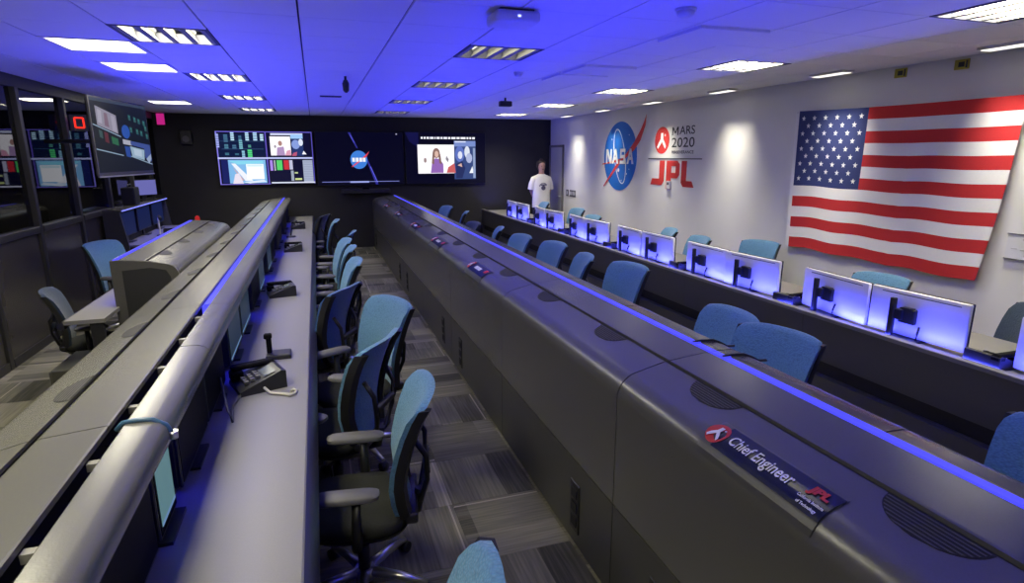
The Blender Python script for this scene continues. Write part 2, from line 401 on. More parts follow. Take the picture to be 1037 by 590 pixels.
# small ceiling fittings
t = thing('access_point', 'white boxy wireless access point hung under the ceiling', 'access point', (1.13, 3.40, ZC))
part('cover', 'white', t, lambda bm: box(bm, -.13, .13, -.11, .11, -.075, -.012, .02, 3), 40)
part('bracket', 'plenum', t, lambda bm: box(bm, -.10, .10, -.08, .08, -.014, 0))
part('status_lamp', 'ledspot', t, lambda bm: box(bm, -.008, .008, -.113, -.109, -.05, -.04))
def dome(label, x, y, r, name='smoke_detector', c='detector'):
    t = thing(name, label, c, (x, y, ZC))
    part('base', 'white', t, lambda bm: loft(bm, [ell(0, 0, -.012, r, r, 20), ell(0, 0, 0, r, r, 20)]))
    part('cap', 'white', t, lambda bm: loft(bm, [ell(0, 0, -.045, r*.45, r*.45, 20), ell(0, 0, -.035, r*.75, r*.75, 20), ell(0, 0, -.012, r*.85, r*.85, 20)]))
dome('small white round detector on the blue ceiling right of the access point', 2.03, 3.05, .06)
dome('small round detector on the ceiling between middle louvred lights', 1.96, 5.73, .05)
t = thing('camera_pod', 'black ceiling camera hanging over the middle aisle', 'camera', (.36, 6.55, ZC))
part('stem', 'black', t, lambda bm: tube(bm, [(0, 0, 0), (0, 0, -.04)], .012))
part('body', 'black', t, lambda bm: loft(bm, [ell(0, 0, -.16, .012, .02), ell(0, 0, -.14, .03, .05), ell(0, 0, -.07, .035, .05), ell(0, 0, -.035, .02, .03)]))
t = thing('camera_pod', 'dark ceiling camera mounted toward the white wall', 'camera', (2.62, 8.24, ZC))
part('stem', 'black', t, lambda bm: tube(bm, [(0, 0, 0), (0, 0, -.05)], .015))
part('body', 'black', t, lambda bm: box(bm, -.09, .09, -.05, .05, -.12, -.045, .015, 2), 40)
t = thing('air_diffuser', 'slim ceiling air diffuser bar far down the middle', 'air vent', (.27, 8.70, ZC))
part('frame', 'plenum', t, lambda bm: box(bm, -.14, .14, -.05, .05, -.012, 0))
part('slot', 'dark', t, lambda bm: box(bm, -.12, .12, -.02, .02, -.015, -.01))

# ------------------------------------------------------------------ left glass partition
posts = [4.0, 5.2, 6.3, 7.40, 8.58, 9.8, 11.0, 12.2]
tag(part('wall_left', 'post', None, lambda bm: box(bm, XL-.10, XL, YN, YB, 2.60, ZC)), 'dark header beam above the glass partition', kind='structure')
wl = bpy.data.objects['wall_left']
for p in posts: part('mullion', 'post', wl, lambda bm: box(bm, XL-.09, XL+.012, p-.035, p+.035, 0, 2.60, .004, 1))
edges = [YN]+posts+[YB]
n_ = 0
for a, b in zip(edges[:-1], edges[1:]):
    part('lower_panel', 'lowpanel', wl, lambda bm: box(bm, XL-.07, XL-.01, a+.05, b-.05, .08, 1.14))
    part('base_rail', 'post', wl, lambda bm: box(bm, XL-.08, XL+.01, a+.05, b-.05, 0, .08))
    part('sill', 'post', wl, lambda bm: box(bm, XL-.10, XL+.018, a+.05, b-.05, 1.14, 1.21, .006, 1))
    n_ += 1
    g = part('window_%d' % n_, 'glass', None, lambda bm: box(bm, XL-.045, XL-.035, a+.05, b-.05, 1.20, 2.61))
    tag(g, 'dark reflective glass pane of the left partition', kind='structure')
# things glimpsed behind the glass
def glow_monitor(label, loc, rz, wd, ht, col, st):
    t = thing('monitor', label, 'monitor', loc, rz)
    part('bezel', 'black', t, lambda bm: box(bm, -.02, .02, -wd/2, wd/2, .08, .08+ht, .006, 1))
    part('screen', emat('glow_%s' % label[:12], col, st), t, lambda bm: box(bm, .02, .022, -wd/2+.012, wd/2-.012, .092, .068+ht))
    part('stand', 'black', t, lambda bm: (box(bm, -.03, -.015, -.04, .04, 0, .25), box(bm, -.1, .08, -.12, .12, 0, .015)))
part('counter', 'dark', None, lambda bm: (box(bm, -3.55, -2.92, 8.7, 11.6, 1.00, 1.05), box(bm, -3.5, -3.0, 8.8, 11.5, 0, 1.0)))
tag(bpy.data.objects['counter'], 'dark counter standing behind the glass partition', 'counter')
glow_monitor('blue glowing monitor behind the glass, left of the dark equipment', (-3.24, 10.6, 1.05), R(-40), .55, .55, (.09, .10, .9), 2.5)
glow_monitor('pale blue screen standing on the hooded console by the glass', (-2.70, 11.15, 1.213), R(-40), .42, .26, (.28, .28, .85), .5)
t = thing('equipment_case', 'dark equipment case on top of the hooded console', 'case', (-2.66, 10.2, 1.213))
part('body', 'black', t, lambda bm: box(bm, -.09, .09, -.14, .14, 0, .26, .02, 2))
part('handle', 'cable', t, lambda bm: tube(bm, [(.0, -.08, .26), (0, -.07, .30), (0, .07, .30), (0, .08, .26)], .01))

# door, switches on the right wall
d1 = part('door_1', 'door', None, lambda bm: box(bm, XR-.012, XR-.002, 12.16, 12.86, .01, 2.10, .003, 1)); tag(d1, 'off white door in the far right corner', kind='structure')
def dfr(bm):
    box(bm, XR-.03, XR-.001, 12.86, 12.91, 0, 2.15); box(bm, XR-.03, XR-.001, 12.11, 12.16, 0, 2.15); box(bm, XR-.03, XR-.001, 12.11, 12.91, 2.10, 2.15)
part('door_frame', 'lip', d1, dfr)
part('door_handle', 'alu', d1, lambda bm: (tube(bm, [(XR-.01, 12.24, 1.03), (XR-.06, 12.24, 1.03), (XR-.065, 12.25, 1.03), (XR-.065, 12.36, 1.03)], .011)))
for nm, y0, y1, l in (('light_switch', 11.83, 11.95, 'single dark switch plate beside the far door'), ('light_switch', 11.46, 11.76, 'wide dark four gang switch plate beside the single one')):
    yc = (y0+y1)/2
    t = thing(nm, l, 'light switch', (XR, yc, 1.13))
    part('plate', 'cable', t, lambda bm: box(bm, -.010, 0, y0-yc, y1-yc, -.07, .07, .003, 1))
    n = 1 if y1-y0 < .2 else 4
    for i in range(n):
        yy = y0-yc+(i+.5)*(y1-y0)/n
        part('toggle', 'white', t, lambda bm: box(bm, -.016, -.009, yy-.012, yy+.012, -.035, .035))
t = thing('thermostat', 'small white thermostat under the red lettering on the wall', 'thermostat', (XR, 7.97, 1.475))
part('body', 'white', t, lambda bm: box(bm, -.03, 0, -.055, .055, -.06, .06, .006, 2))
part('display', 'cable', t, lambda bm: box(bm, -.032, -.029, -.03, .03, .0, .04))
t = thing('wall_plan', 'white framed drawing at the right edge of the white wall', 'picture', (XR, 2.70, 1.215))
part('paper', 'white', t, lambda bm: box(bm, -.012, 0, -.45, .45, -.095, .095))
part('rail', 'cable', t, lambda bm: (box(bm, -.016, 0, -.455, .455, -.103, -.095), box(bm, -.016, 0, -.455, .455, .095, .101)))
def sketch(bm):
    random.seed(3)
    for i in range(26):
        y = random.uniform(-.42, .40); z = random.uniform(-.08, .06); box(bm, -.0135, -.012, y, y+random.uniform(.01, .06), z, z+random.uniform(.003, .01))
part('drawing', mat('plan_grey', (.42, .42, .40), .7, noise=.1), t, sketch)['kind'] = 'stuff'
for i, (y, l) in enumerate(((4.29, 'small yellow square tag high on the wall above the flag, left one'), (3.74, 'small yellow square tag high on the wall above the flag, right one'))):
    t = thing('wall_tag', l, 'tag', (XR, y, 2.655), 0, 'yellow tags above the flag')
    part('plate', 'yellow', t, lambda bm: box(bm, -.012, 0, -.06, .06, -.04, .04, .002, 1))
    part('print', 'pblack', t, lambda bm: (box(bm, -.0135, -.012, -.025, .025, -.02, .02), box(bm, -.0135, -.012, -.05, -.035, -.03, .03)))

# ------------------------------------------------------------------ wall emblems
def wall_fn(yc, zc): return lambda a, b, d=0: (XR-.002-d, yc-a, zc+b)
def emblem():
    yc, zc, r = 9.59, 1.905, .60
    t = thing('round_emblem', 'round blue space agency emblem with red wing on the white wall', 'emblem', (XR, yc, zc))
    f = lambda a, b, d=0: (-.002-d, -a, b)
    part('disc', 'pblue', t, lambda bm: flat(bm, circ(0, 0, r, 56), f, 0, .004))
    def orbit(bm):
        n = 40; th = R(17)
        for i in range(n):
            q = []
            for s, e in ((0, 0), (0, 1), (1, 1), (1, 0)):
                t_ = 2*math.pi*(i+e)/n; ww = .010
                a, b = (.19+ww*(s-.5)*2)*math.cos(t_), (.49+ww*(s-.5)*2)*math.sin(t_)
                q.append((a*math.cos(th)-b*math.sin(th), a*math.sin(th)+b*math.cos(th)))
            flat(bm, q, f, .004, .001)
    part('orbit_ring', 'pwhite', t, orbit)
    def wing(bm):
        flat(bm, [(.86, .68), (.84, .50), (.70, .26), (.50, .10), (.16, -.06), (.05, -.06), (.26, .06), (.50, .24), (.68, .42), (.79, .56)], f, .006, .001)
        for q in ([(.16, -.05), (.05, -.09), (-.67, -.155), (-.66, -.135), (.0, -.045)], [(.12, -.03), (.05, -.11), (-.57, -.56), (-.59, -.54), (.0, -.05)]): flat(bm, q, f, .006, .001)
    part('wing', 'red', t, wing)
    def letters(bm):
        h = .13
        def N(x): 
            for q in (rect(x, -h, x+.055, h), rect(x+.165, -h, x+.22, h), [(x, h), (x+.07, h), (x+.22, -h), (x+.15, -h)]): flat(bm, q, f, .008, .0015)
        def A(x):
            for q in ([(x, -h), (x+.06, -h), (x+.14, h), (x+.09, h)], [(x+.17, -h), (x+.235, -h), (x+.145, h), (x+.09, h)], rect(x+.06, -.06, x+.18, -.01)): flat(bm, q, f, .008, .0015)
        N(-.51); A(-.27); A(.27)
        x = 0.02
        for q in (rect(x, h-.055, x+.19, h), rect(x, -.02, x+.055, h), rect(x, -.03, x+.19, .025), rect(x+.135, -h, x+.19, .02), rect(x, -h, x+.19, -h+.055)): flat(bm, q, f, .008, .0015)
    part('lettering', 'pwhite', t, letters)
    def stars(bm):
        for a, b, q in ((-.30, .30, .012), (.28, -.30, .014), (.36, -.22, .01), (-.12, .45, .01), (.10, -.42, .012), (.32, .36, .01), (-.02, -.24, .035)): flat(bm, circ(a, b, q, 8), f, .008, .0012)
    part('stars', 'pwhite', t, stars)
emblem()
f0 = lambda a, b, d=0: (-.002-d, -a, b)
t = thing('mission_emblem', 'red round mission emblem with white rover shape on the wall', 'emblem', (XR, 8.24, 2.15))
part('disc', 'red', t, lambda bm: flat(bm, circ(0, 0, .205, 40), f0, 0, .003))
def rover(bm, f=f0, s=1.0, d=.004):
    for q in ([(-.03, .11), (.03, .11), (.035, .0), (-.035, .0)], [(-.035, .02), (.03, .02), (-.02, -.05), (-.10, -.13), (-.13, -.10), (-.09, -.04)], [(.035, .02), (-.02, .0), (.03, -.05), (.10, -.13), (.12, -.09), (.08, -.03)], circ(.085, .075, .018, 8)):
        flat(bm, [(a*s, b*s) for a, b in q], f, d, .001)
part('rover_mark', 'pwhite', t, rover)
t = thing('mission_lettering', 'dark lettering MARS 2020 right of the red round emblem', 'lettering', (XR, 7.68, 2.12))
def letter_m(bm):
    x0, x1, z0, z1, q = -.29, -.125, .095, .217, .024
    for p in (rect(x0, z0, x0+q, z1), rect(x1-q, z0, x1, z1), [(x0, z1), (x0+q*1.3, z1), ((x0+x1)/2+.012, z0+.03), ((x0+x1)/2-.012, z0+.03)], [(x1, z1), (x1-q*1.3, z1), ((x0+x1)/2-.012, z0+.03), ((x0+x1)/2+.012, z0+.03)]): flat(bm, p, f0, 0, .002)
part('text_line', 'pblack', t, letter_m)
v = text('ARS', .17, .0012)[0]; ww = max(p[0] for p in v)-min(p[0] for p in v)
part('text_line', 'pblack', t, lambda bm: put_text(bm, 'ARS', .17, f0, .10, .155, .002, .0012, .38/ww))
for s, b, h, wd in ( ('2020', -.02, .20, .58), ('PERSEVERANCE', -.155, .062, .56)):
    v = text(s, h, .0012 if h > .1 else .001)[0]; ww = max(p[0] for p in v)-min(p[0] for p in v)
    part('text_line', 'pblack', t, lambda bm: put_text(bm, s, h, f0, 0, b, 0, .0012 if h > .1 else .001, wd/ww))
tag(part('rule_line', 'cable', None, lambda bm: box(bm, XR-.006, XR, 7.19, 8.62, 1.862, 1.878)), 'thin dark horizontal rule between the wall letterings', 'line')
t = thing('laboratory_lettering', 'big red JPL lettering below the rule on the wall', 'lettering', (XR, 8.52, 1.46))
def jp(polys): return lambda bm: [flat(bm, q, f0, 0, .004) for q in polys]
part('letter', 'red', t, jp([[(.25, .38), (.39, .38), (.39, .07), (.33, 0), (.20, 0), (.20, .10), (.25, .10)], rect(.05, 0, .20, .10), [(0, 0), (.05, 0), (.05, .10)]]))
part('letter', 'red', t, jp([rect(.45, -.05, .58, .38), rect(.58, .30, .74, .38), rect(.58, .12, .74, .20), [(.70, .30), (.70, .20), (.74, .12), (.80, .17), (.80, .33), (.74, .38)]]))
part('letter', 'red', t, jp([rect(.85, .06, .98, .38), [(.85, .06), (.91, 0), (1.02, 0), (1.02, .09), (.85, .09)], rect(1.02, 0, 1.12, .09), [(1.12, 0), (1.18, 0), (1.12, .09)]]))

# ------------------------------------------------------------------ flag
def flag():
    t = thing('national_flag', 'large stars and stripes flag hung on the white wall', 'flag', (XR, 4.3, 1.65))
    def g(s, q, d=0):     # s 0..1 from hoist to fly, q 0..1 from top to bottom
        yt = 5.47-s*2.30; yb = 5.40-s*2.10
        zt = 2.395-.03*s-.012*math.sin(math.pi*s); zb = .905+.004*math.sin(s*9)+(.016*math.sin(s*11)**2 if s < .6 else .01*math.sin(s*20))
        if s > .02: zb -= .012
        y = yt+(yb-yt)*q; z = zt+(zb-zt)*q
        y -= .025*math.sin(math.pi*q)*s
        wv = .007*math.sin(s*17+q*2)*(.3+.9*q)+.006*math.sin(s*9)*q
        return (-.045-wv-d-.02*q, y-4.3, z-1.65)
    n = 40; H0 = .022
    def strip(bm, s0, s1, q0, q1, ns, nq, d=0):
        for k, dd in ((0, d), (1, d+.003)):
            vv = [[bm.verts.new(g(s0+(s1-s0)*i/ns, q0+(q1-q0)*j/nq, dd)) for j in range(nq+1)] for i in range(ns+1)]
            for i in range(ns):
                for j in range(nq):
                    fa = (vv[i][j], vv[i+1][j], vv[i+1][j+1], vv[i][j+1])
                    fc = bm.faces.new(fa if k else fa[::-1]); fc.smooth = True
    for i in range(13):
        s0 = .405 if i < 7 else H0
        bm = B(); strip(bm, s0, 1, i/13, (i+1)/13, n, 2)
        obj('stripe', bm, 'flagred' if i % 2 == 0 else 'flagwhite', t, recalc=False)
    bm = B(); strip(bm, H0, .405, 0, 7/13, 14, 8); canton = obj('canton', bm, 'flagblue', t, recalc=False)
    bm = B(); strip(bm, 0, H0, 0, 1, 1, 20, -.001); obj('hoist_band', bm, 'flagwhite', t, recalc=False)
    for r_ in range(9):
        nn = 6 if r_ % 2 == 0 else 5
        for c_ in range(nn):
            cx = (c_*2+1+(r_ % 2))/12; cyy = (r_+1)/10
            bm = B(); pts = []
            for k in range(10):
                rad = .030 if k % 2 == 0 else .0125; an = -math.pi/2+k*math.pi/5
                s = H0+(.405-H0)*cx+rad*math.cos(an)/2.25; q = 7/13*cyy+rad*math.sin(an)/1.48
                pts.append(bm.verts.new(g(s, q, .006)))
            ct = bm.verts.new(g(H0+(.405-H0)*cx, 7/13*cyy, .007))
            for k in range(10): bm.faces.new((ct, pts[k], pts[(k+1) % 10]))
            obj('star', bm, 'flagwhite', canton)
    for s in (.012, .995):
        part('pin', 'alu', t, lambda bm: tube(bm, [(-.003, g(s, .01)[1], g(s, .01)[2]), (g(s, .01)[0]-.012, g(s, .01)[1], g(s, .01)[2])], .008, 8))
flag()

# ------------------------------------------------------------------ consoles
ARC = [(.10-.10*math.cos(R(a)), .97+.10*math.sin(R(a))) for a in (0, 10, 20, 30, 40, 50, 60, 70, 76)]
S1 = .10*R(76); STOT = S1+.1417
def arc_pt(s, off=0):         # s metres up along the shoulder from its lower end
    if s < 0: return -off, .97+s
    if s < S1:
        th = s/.10; return .10-(.10+off)*math.cos(th), .97+(.10+off)*math.sin(th)
    k = s-S1; c, sn = math.cos(R(13.2)), math.sin(R(13.2))
    return .0758+k*c-off*sn, 1.067+k*sn+off*c
def make_unit(name, L, s, vents, seam_outlets, led, clips=False, short=False):
    """One console bay, local y 0..L, back face at local x=0, operator side toward s*x."""
    t = thing(name, 'console bay', 'console')
    P = lambda q: [(s*u, z) for u, z in q]
    g = .003
    part('lower_panel', 'grey_shaded', t, lambda bm: prism(bm, P([(0, .05), (.02, .05), (.02, .486), (0, .486)]), g, L-g))
    part('plinth', 'dark', t, lambda bm: box(bm, *sorted((s*.03, s*.42)), 0, L, 0, .07))
    part('carcass', 'dark', t, lambda bm: prism(bm, P([(.022, .06), (.44, .06), (.44, 1.05), (.21, 1.07), (.09, 1.045), (.03, .99), (.022, .90)]), .002, L-.002))
    part('shoulder_panel', 'grey', t, lambda bm: prism(bm, P(band([(0, .494), (0, .70), (0, .90)]+ARC+[(.205, 1.098), (.214, 1.099)], .012)), g, L-g), 40)
    part('top_panel', 'grey', t, lambda bm: prism(bm, P([(.236, 1.088), (.236, 1.101), (.245, 1.103), (.415, 1.119), (.421, 1.117), (.421, 1.10)]), g, L-g))
    part('slot_liner', 'black', t, lambda bm: prism(bm, P([(.421, 1.055), (.464, 1.055), (.464, 1.062), (.421, 1.062)]), 0, L))
    if led:
        part('light_strip', 'led', t, lambda bm: prism(bm, P([(.424, 1.062), (.463, 1.062), (.463, 1.119), (.436, 1.117), (.436, 1.105), (.424, 1.105)]), .004, L-.004))
    if clips:
        for i in range(4):
            y = L*(i+.5)/4
            part('bracket', 'lip', t, lambda bm: box(bm, *sorted((s*.423, s*.450)), y-.012, y+.012, 1.075, 1.098))
    nh = max(1, round(L/.785)); hl = L/nh
    for i in range(nh):
        hp = [(.464, 1.05), (.464, 1.114), (.468, 1.120), (.535, 1.118), (.560, 1.110), (.575, 1.096), (.582, 1.075), (.583, 1.045), (.570, 1.045), (.568, 1.070), (.560, 1.088), (.53, 1.10), (.478, 1.105), (.478, 1.05)]
        if short: hp = [(.464, 1.05), (.464, 1.117), (.468, 1.119), (.482, 1.113), (.485, 1.10), (.480, 1.05)]
        part('hood', 'grey', t, lambda bm: prism(bm, P(hp), i*hl+.004, (i+1)*hl-.004), 40)
    part('back_panel', 'dark', t, lambda bm: box(bm, *sorted((s*.44, s*.455)), 0, L, .70, 1.056))
    for y in vents:
        v = part('vent_grille', 'dark', t, lambda bm: vent(bm, s, y, False)); part('vent_slats', 'vent', v, lambda bm: vent(bm, s, y, True))['kind'] = 'stuff'
    for y in seam_outlets:
        o = part('cable_port', 'black', t, lambda bm: box(bm, *sorted((-s*.006, s*.008)), y-.05, y+.05, .12, .38, .003, 1))
        part('socket', 'dark', o, lambda bm: [box(bm, *sorted((-s*.010, -s*.004)), y-.03, y+.03, z, z+.05) for z in (.15, .225, .30)])
    return t
def vent(bm, s, yc, slats):
    hw, dp = .125, .082
    def P(y, e, h):       # e metres down from the gap edge along the surface
        a, b = arc_pt(STOT-.002-e, h); return (s*a, y, b)
    W = lambda e: hw*math.sqrt(max(0.0, 1-(e/dp)**2))
    def quad(e0, e1, h0, h1, k=1.0):
        w0, w1 = W(e0)*k, W(e1)*k
        v = [P(yc-w0, e0, h1), P(yc+w0, e0, h1), P(yc+w1, e1, h1), P(yc-w1, e1, h1), P(yc-w0, e0, h0), P(yc+w0, e0, h0), P(yc+w1, e1, h0), P(yc-w1, e1, h0)]
        cat(bm, v, [(0, 1, 2, 3), (7, 6, 5, 4), (0, 4, 5, 1), (1, 5, 6, 2), (2, 6, 7, 3), (3, 7, 4, 0)])
    if slats:
        for r_ in range(7): quad(.004+dp*r_/7.4, .004+dp*(r_+.42)/7.4, .001, .0035, .96)
    else:
        for r_ in range(10): quad(dp*r_/10, dp*(r_+1)/10, -.002, .0015)
BAY = 1.57
Y0 = [-1.19+BAY*k for k in range(9)]
XC, X2, X1 = 1.087, -1.079, -1.125
def end_panel(parent, s, y):
    prof = [(0, .0), (0, .90)]+ARC+[(.236, 1.10), (.43, 1.117), (.478, 1.11), (.478, 0)] if s < 0 else [(0, .0), (0, .90)]+ARC+[(.236, 1.10), (.43, 1.117), (.54, 1.112), (.57, 1.09), (.575, 1.05), (.46, 1.05), (.46, .74), (.46, 0)]
    e = part('end_panel', 'panel3' if s < 0 else 'grey_shaded', parent, lambda bm: prism(bm, [(s*u, z) for u, z in prof], y-.02, y))
    part('inset_panel', 'dark', e, lambda bm: prism(bm, [(s*u, z) for u, z in ((.06, .10), (.40, .10), (.40, 1.03), (.20, 1.045), (.09, 1.02), (.06, .96))], y-.024, y-.02))
def row(xb, s, ys, ends, lead, which, clips, ledfrom, outlets=True):
    protos = {}; out = []
    for i, (a, b) in enumerate(zip(ys, ends)):
        L = b-a; led = a >= ledfrom
        ou = ()
        if outlets: ou = (.37,) if (i % 2 == 0) else (L-.36,)
        key = (round(L, 2), led, ou)
        if key not in protos:
            vs_ = [.46-.02, 1.225] if L > 1.5 else [.44]
            u = make_unit('console_bay', L, s, vs_, ou, led, clips and a < 6, s < 0); protos[key] = u
        else: u = dup(protos[key], (0, 0, 0))
        u.location = (xb, a, 0); u['group'] = lead+' bays'
        u['label'] = ('%s console bay from the camera in the %s' % (nth(i), which)).replace('nearest console bay from', 'console bay nearest')
        out.append(u)
    return out
ends = Y0[1:]; ys = Y0[:-1]; ys = ys+[]; ends = ends[:]; ends[-1] = 12.55
outer = row(XC, 1, ys, ends, 'centre row', 'dark grey centre row with name plates', False, -9)
left = row(X2, 1, ys, ends, 'left row', 'pale topped row left of the aisle', True, 3.4)
y1s = [5.34, 6.91]; y1e = [6.91, 8.48]
first = row(X1, -1, y1s, y1e, 'short row', 'short row backing onto the left row', False, -9, False)
end_panel(outer[-1], 1, ends[-1]-ys[-1]+.02); end_panel(left[-1], 1, ends[-1]-ys[-1]+.02); end_panel(first[0], -1, 0); end_panel(first[-1], -1, 1.59)
end_panel(outer[0], 1, 0); end_panel(left[0], 1, 0)
# blue strip lamps inside the slots and below the hoods
for us, s, sl in ((outer, 1, 1.0), (left, 1, .8), (first, -1, .8)):
    for i, u in enumerate(us):
        L = 1.57
        if us is left and u.location.y < 3.4:
            pass
        else:
            area('slot_lamp', (s*.429, L/2, 1.116), (R(180), 0, 0), .012, L*.97, P_SLOT*sl, BLUE, R(118), u)
        area('hood_lamp', (s*(.520 if s > 0 else .474), L/2, 1.09 if s > 0 else 1.045), (0, R(-14)*s, 0), .02, L*.95, P_DESK, BLUE, R(80), u)
# worktops
def worktop(label, xb, s, y0, y1, nsup, cut=0):
    t = thing('worktop', label, 'worktop', (xb, y0, 0))
    L = y1-y0
    part('top', 'desk', t, lambda bm: prism(bm, [(s*u, z) for u, z in ((.456, .71), (.955-cut, .71), (.962-cut, .735), (.955-cut, .74), (.456, .74))], 0, L))
    part('edge_band', 'edge', t, lambda bm: prism(bm, [(s*u, z) for u, z in ((.962-cut, .738), (.972-cut, .735), (1.0-cut, .712), (1.004-cut, .695), (.99-cut, .68), (.955-cut, .68), (.955-cut, .71))], 0, L), 40)
    for i in range(nsup+1):
        y = .02+(L-.06)*i/nsup
        part('support', 'dark', t, lambda bm: box(bm, *sorted((s*.47, s*(.80-cut))), y, y+.025, 0, .71))
worktop('long pale grey worktop along the left row beside the aisle', X2, 1, -1.19, 12.55, 9)
worktop('long worktop on the far side of the centre row', XC, 1, -1.19, 12.55, 9)
worktop('short worktop of the row backing onto the left row', X1, -1, 4.95, 8.48, 2, .24)

# name plates on the shoulder of the centre row
def plate(yc, full, label):
    t = thing('name_plate', label, 'name plate', (XC, yc, 0), 0, 'console name plates')
    hw = .235
    def f(a, b, d=0):       # a toward the camera (reads left to right from the aisle), b up the curve
        u, z = arc_pt(.118+b, .004+d); return (u, -a, z)
    def curved(bm, a0, a1, b0, b1, d, th, n=8):
        r1 = [[f(a, b0+(b1-b0)*j/n, d+k*th) for j in range(n+1)] for a in (a0, a1) for k in (0, 1)]
        r = [r1[0]+r1[1][::-1], r1[2]+r1[3][::-1]]
        loft(bm, r, True, False)
    part('holder', 'grey_shaded', t, lambda bm: curved(bm, -hw, hw, -.085, .058, -.002, .002))
    part('card', mat('plate_navy', (.006, .009, .025), .25, noise=.02), t, lambda bm: curved(bm, -hw+.05, hw, -.045, .05, .0005, .0012))
    part('emblem_disc', 'red', t, lambda bm: flat(bm, circ(-hw+.035, .0, .040, 28), f, .0025, .0015))
    def rv(bm):
        g2 = lambda a, b, d=0: f(a-hw+.035, b, d)
        rover(bm, g2, .21, .0055)
    part('emblem_mark', 'pwhite', t, rv)
    if full:
        v = text('Chief Engineer', .052, .0008)[0]; ww = max(p[0] for p in v)-min(p[0] for p in v)
        part('lettering', 'pwhite', t, lambda bm: put_text(bm, 'Chief Engineer', .052, f, -.018, .004, .0050, .0008, .25/ww))
        part('red_letters', 'red', t, lambda bm: put_text(bm, 'JPL', .036, f, .185, .02, .0050, .0022, 1.25))
        part('small_print', 'pwhite', t, lambda bm: (put_text(bm, 'California Institute', .011, f, .185, -.014, .0050, .0003), put_text(bm, 'of Technology', .011, f, .185, -.030, .0050, .0003)))
    else:
        part('lettering', 'pwhite', t, lambda bm: [flat(bm, rect(a, -.014, a+ww_, .016), f, .002, .001) for a, ww_ in ((-.085, .022), (-.055, .03), (-.018, .018), (.008, .03), (.044, .022))])
        part('red_letters', 'red', t, lambda bm: flat(bm, rect(.15, -.005, .21, .03), f, .002, .001))
plate(1.205, True, 'name plate reading Chief Engineer on the near console shoulder')
for i, y in enumerate((4.32, 5.90, 7.36, 8.95, 10.5)):
    plate(y, False, 'small dark name plate with red badges on the centre row, %s beyond the big plate' % ['first', 'second', 'third', 'fourth', 'farthest'][i])
# black straps hooked over the centre row hood
for y, l in ((1.87, 'black strap over the centre row hood, nearer of two'), (2.07, 'black strap over the centre row hood, farther of two')):
    t = thing('hood_strap', l, 'strap', (XC, y, 0))
    part('band', 'black', t, lambda bm: tube(bm, [(.43, 0, 1.123), (.47, 0, 1.126), (.53, -.003, 1.124), (.57, -.006, 1.108), (.60, -.01, 1.09), (.64, -.012, 1.088)], .006, 6))
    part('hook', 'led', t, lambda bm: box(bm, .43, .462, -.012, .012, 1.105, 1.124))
# blue tie over the left hood and its bracket
t = thing('hood_strap', 'bluish cable tie wrapped over the near left hood', 'strap', (X2, 1.95, 0))
part('band', 'tie', t, lambda bm: tube(bm, [(.44, .0, 1.10), (.46, 0, 1.122), (.50, 0, 1.126), (.54, 0, 1.121), (.575, 0, 1.098), (.588, 0, 1.07)], .008, 8))
part('clip', 'alu', t, lambda bm: loft(bm, [ell(.592, 0, 1.05, .012, .012, 10), ell(.592, 0, 1.075, .014, .014, 10)]))

# ------------------------------------------------------------------ row 3 counter by the white wall
X3, D3, Z3 = 3.50, .74, .757
B3 = 1.555
def unit3():
    t = thing('counter_bay', 'counter bay', 'console')
    part('upper_front', 'panel3', t, lambda bm: box(bm, 0, .03, .002, B3-.002, .415, Z3-.028))
    part('reveal', 'dark', t, lambda bm: box(bm, .05, .07, 0, B3, .28, .42))
    part('lower_front', 'panel3', t, lambda bm: prism(bm, [(.0, .02), (.0, .292), (.02, .300), (.05, .300), (.05, .02)], .002, B3-.002))
    part('carcass', 'dark', t, lambda bm: (box(bm, .07, .28, .01, B3-.01, .02, .70), box(bm, .28, .55, .01, .035, 0, .70)))
    return t
u0 = unit3()
for i in range(9):
    y = 12.76-B3*(9-i)
    u = u0 if i == 8 else dup(u0, (0, 0, 0))
    u.location = (X3, y, 0); u['group'] = 'counter bays by the white wall'
    u['label'] = ('%s dark counter bay from the camera before the white wall' % nth(i)).replace('nearest dark counter bay from', 'dark counter bay nearest')
    area('counter_lamp', (.075, B3/2, .742), (0, R(180+24), 0), .03, B3*.97, P_ROW3, (.05, .06, 1), R(150), u)
    part('light_strip', 'led', u, lambda bm: box(bm, .055, .09, .01, B3-.01, .728, .738))
t = thing('worktop', 'long dark counter top carrying the silver backed monitors', 'worktop', (X3, 12.76-B3*9, 0))
part('lip', 'lip', t, lambda bm: prism(bm, [(-.012, Z3-.028), (-.012, Z3-.003), (-.008, Z3), (.04, Z3), (.04, Z3-.028)], 0, B3*9))
part('top', 'desk', t, lambda bm: box(bm, .0401, D3, 0, B3*9, .70, .728))
part('end_panel', 'panel3', t, lambda bm: box(bm, 0, D3-.06, B3*9-.03, B3*9+.002, 0, .70))
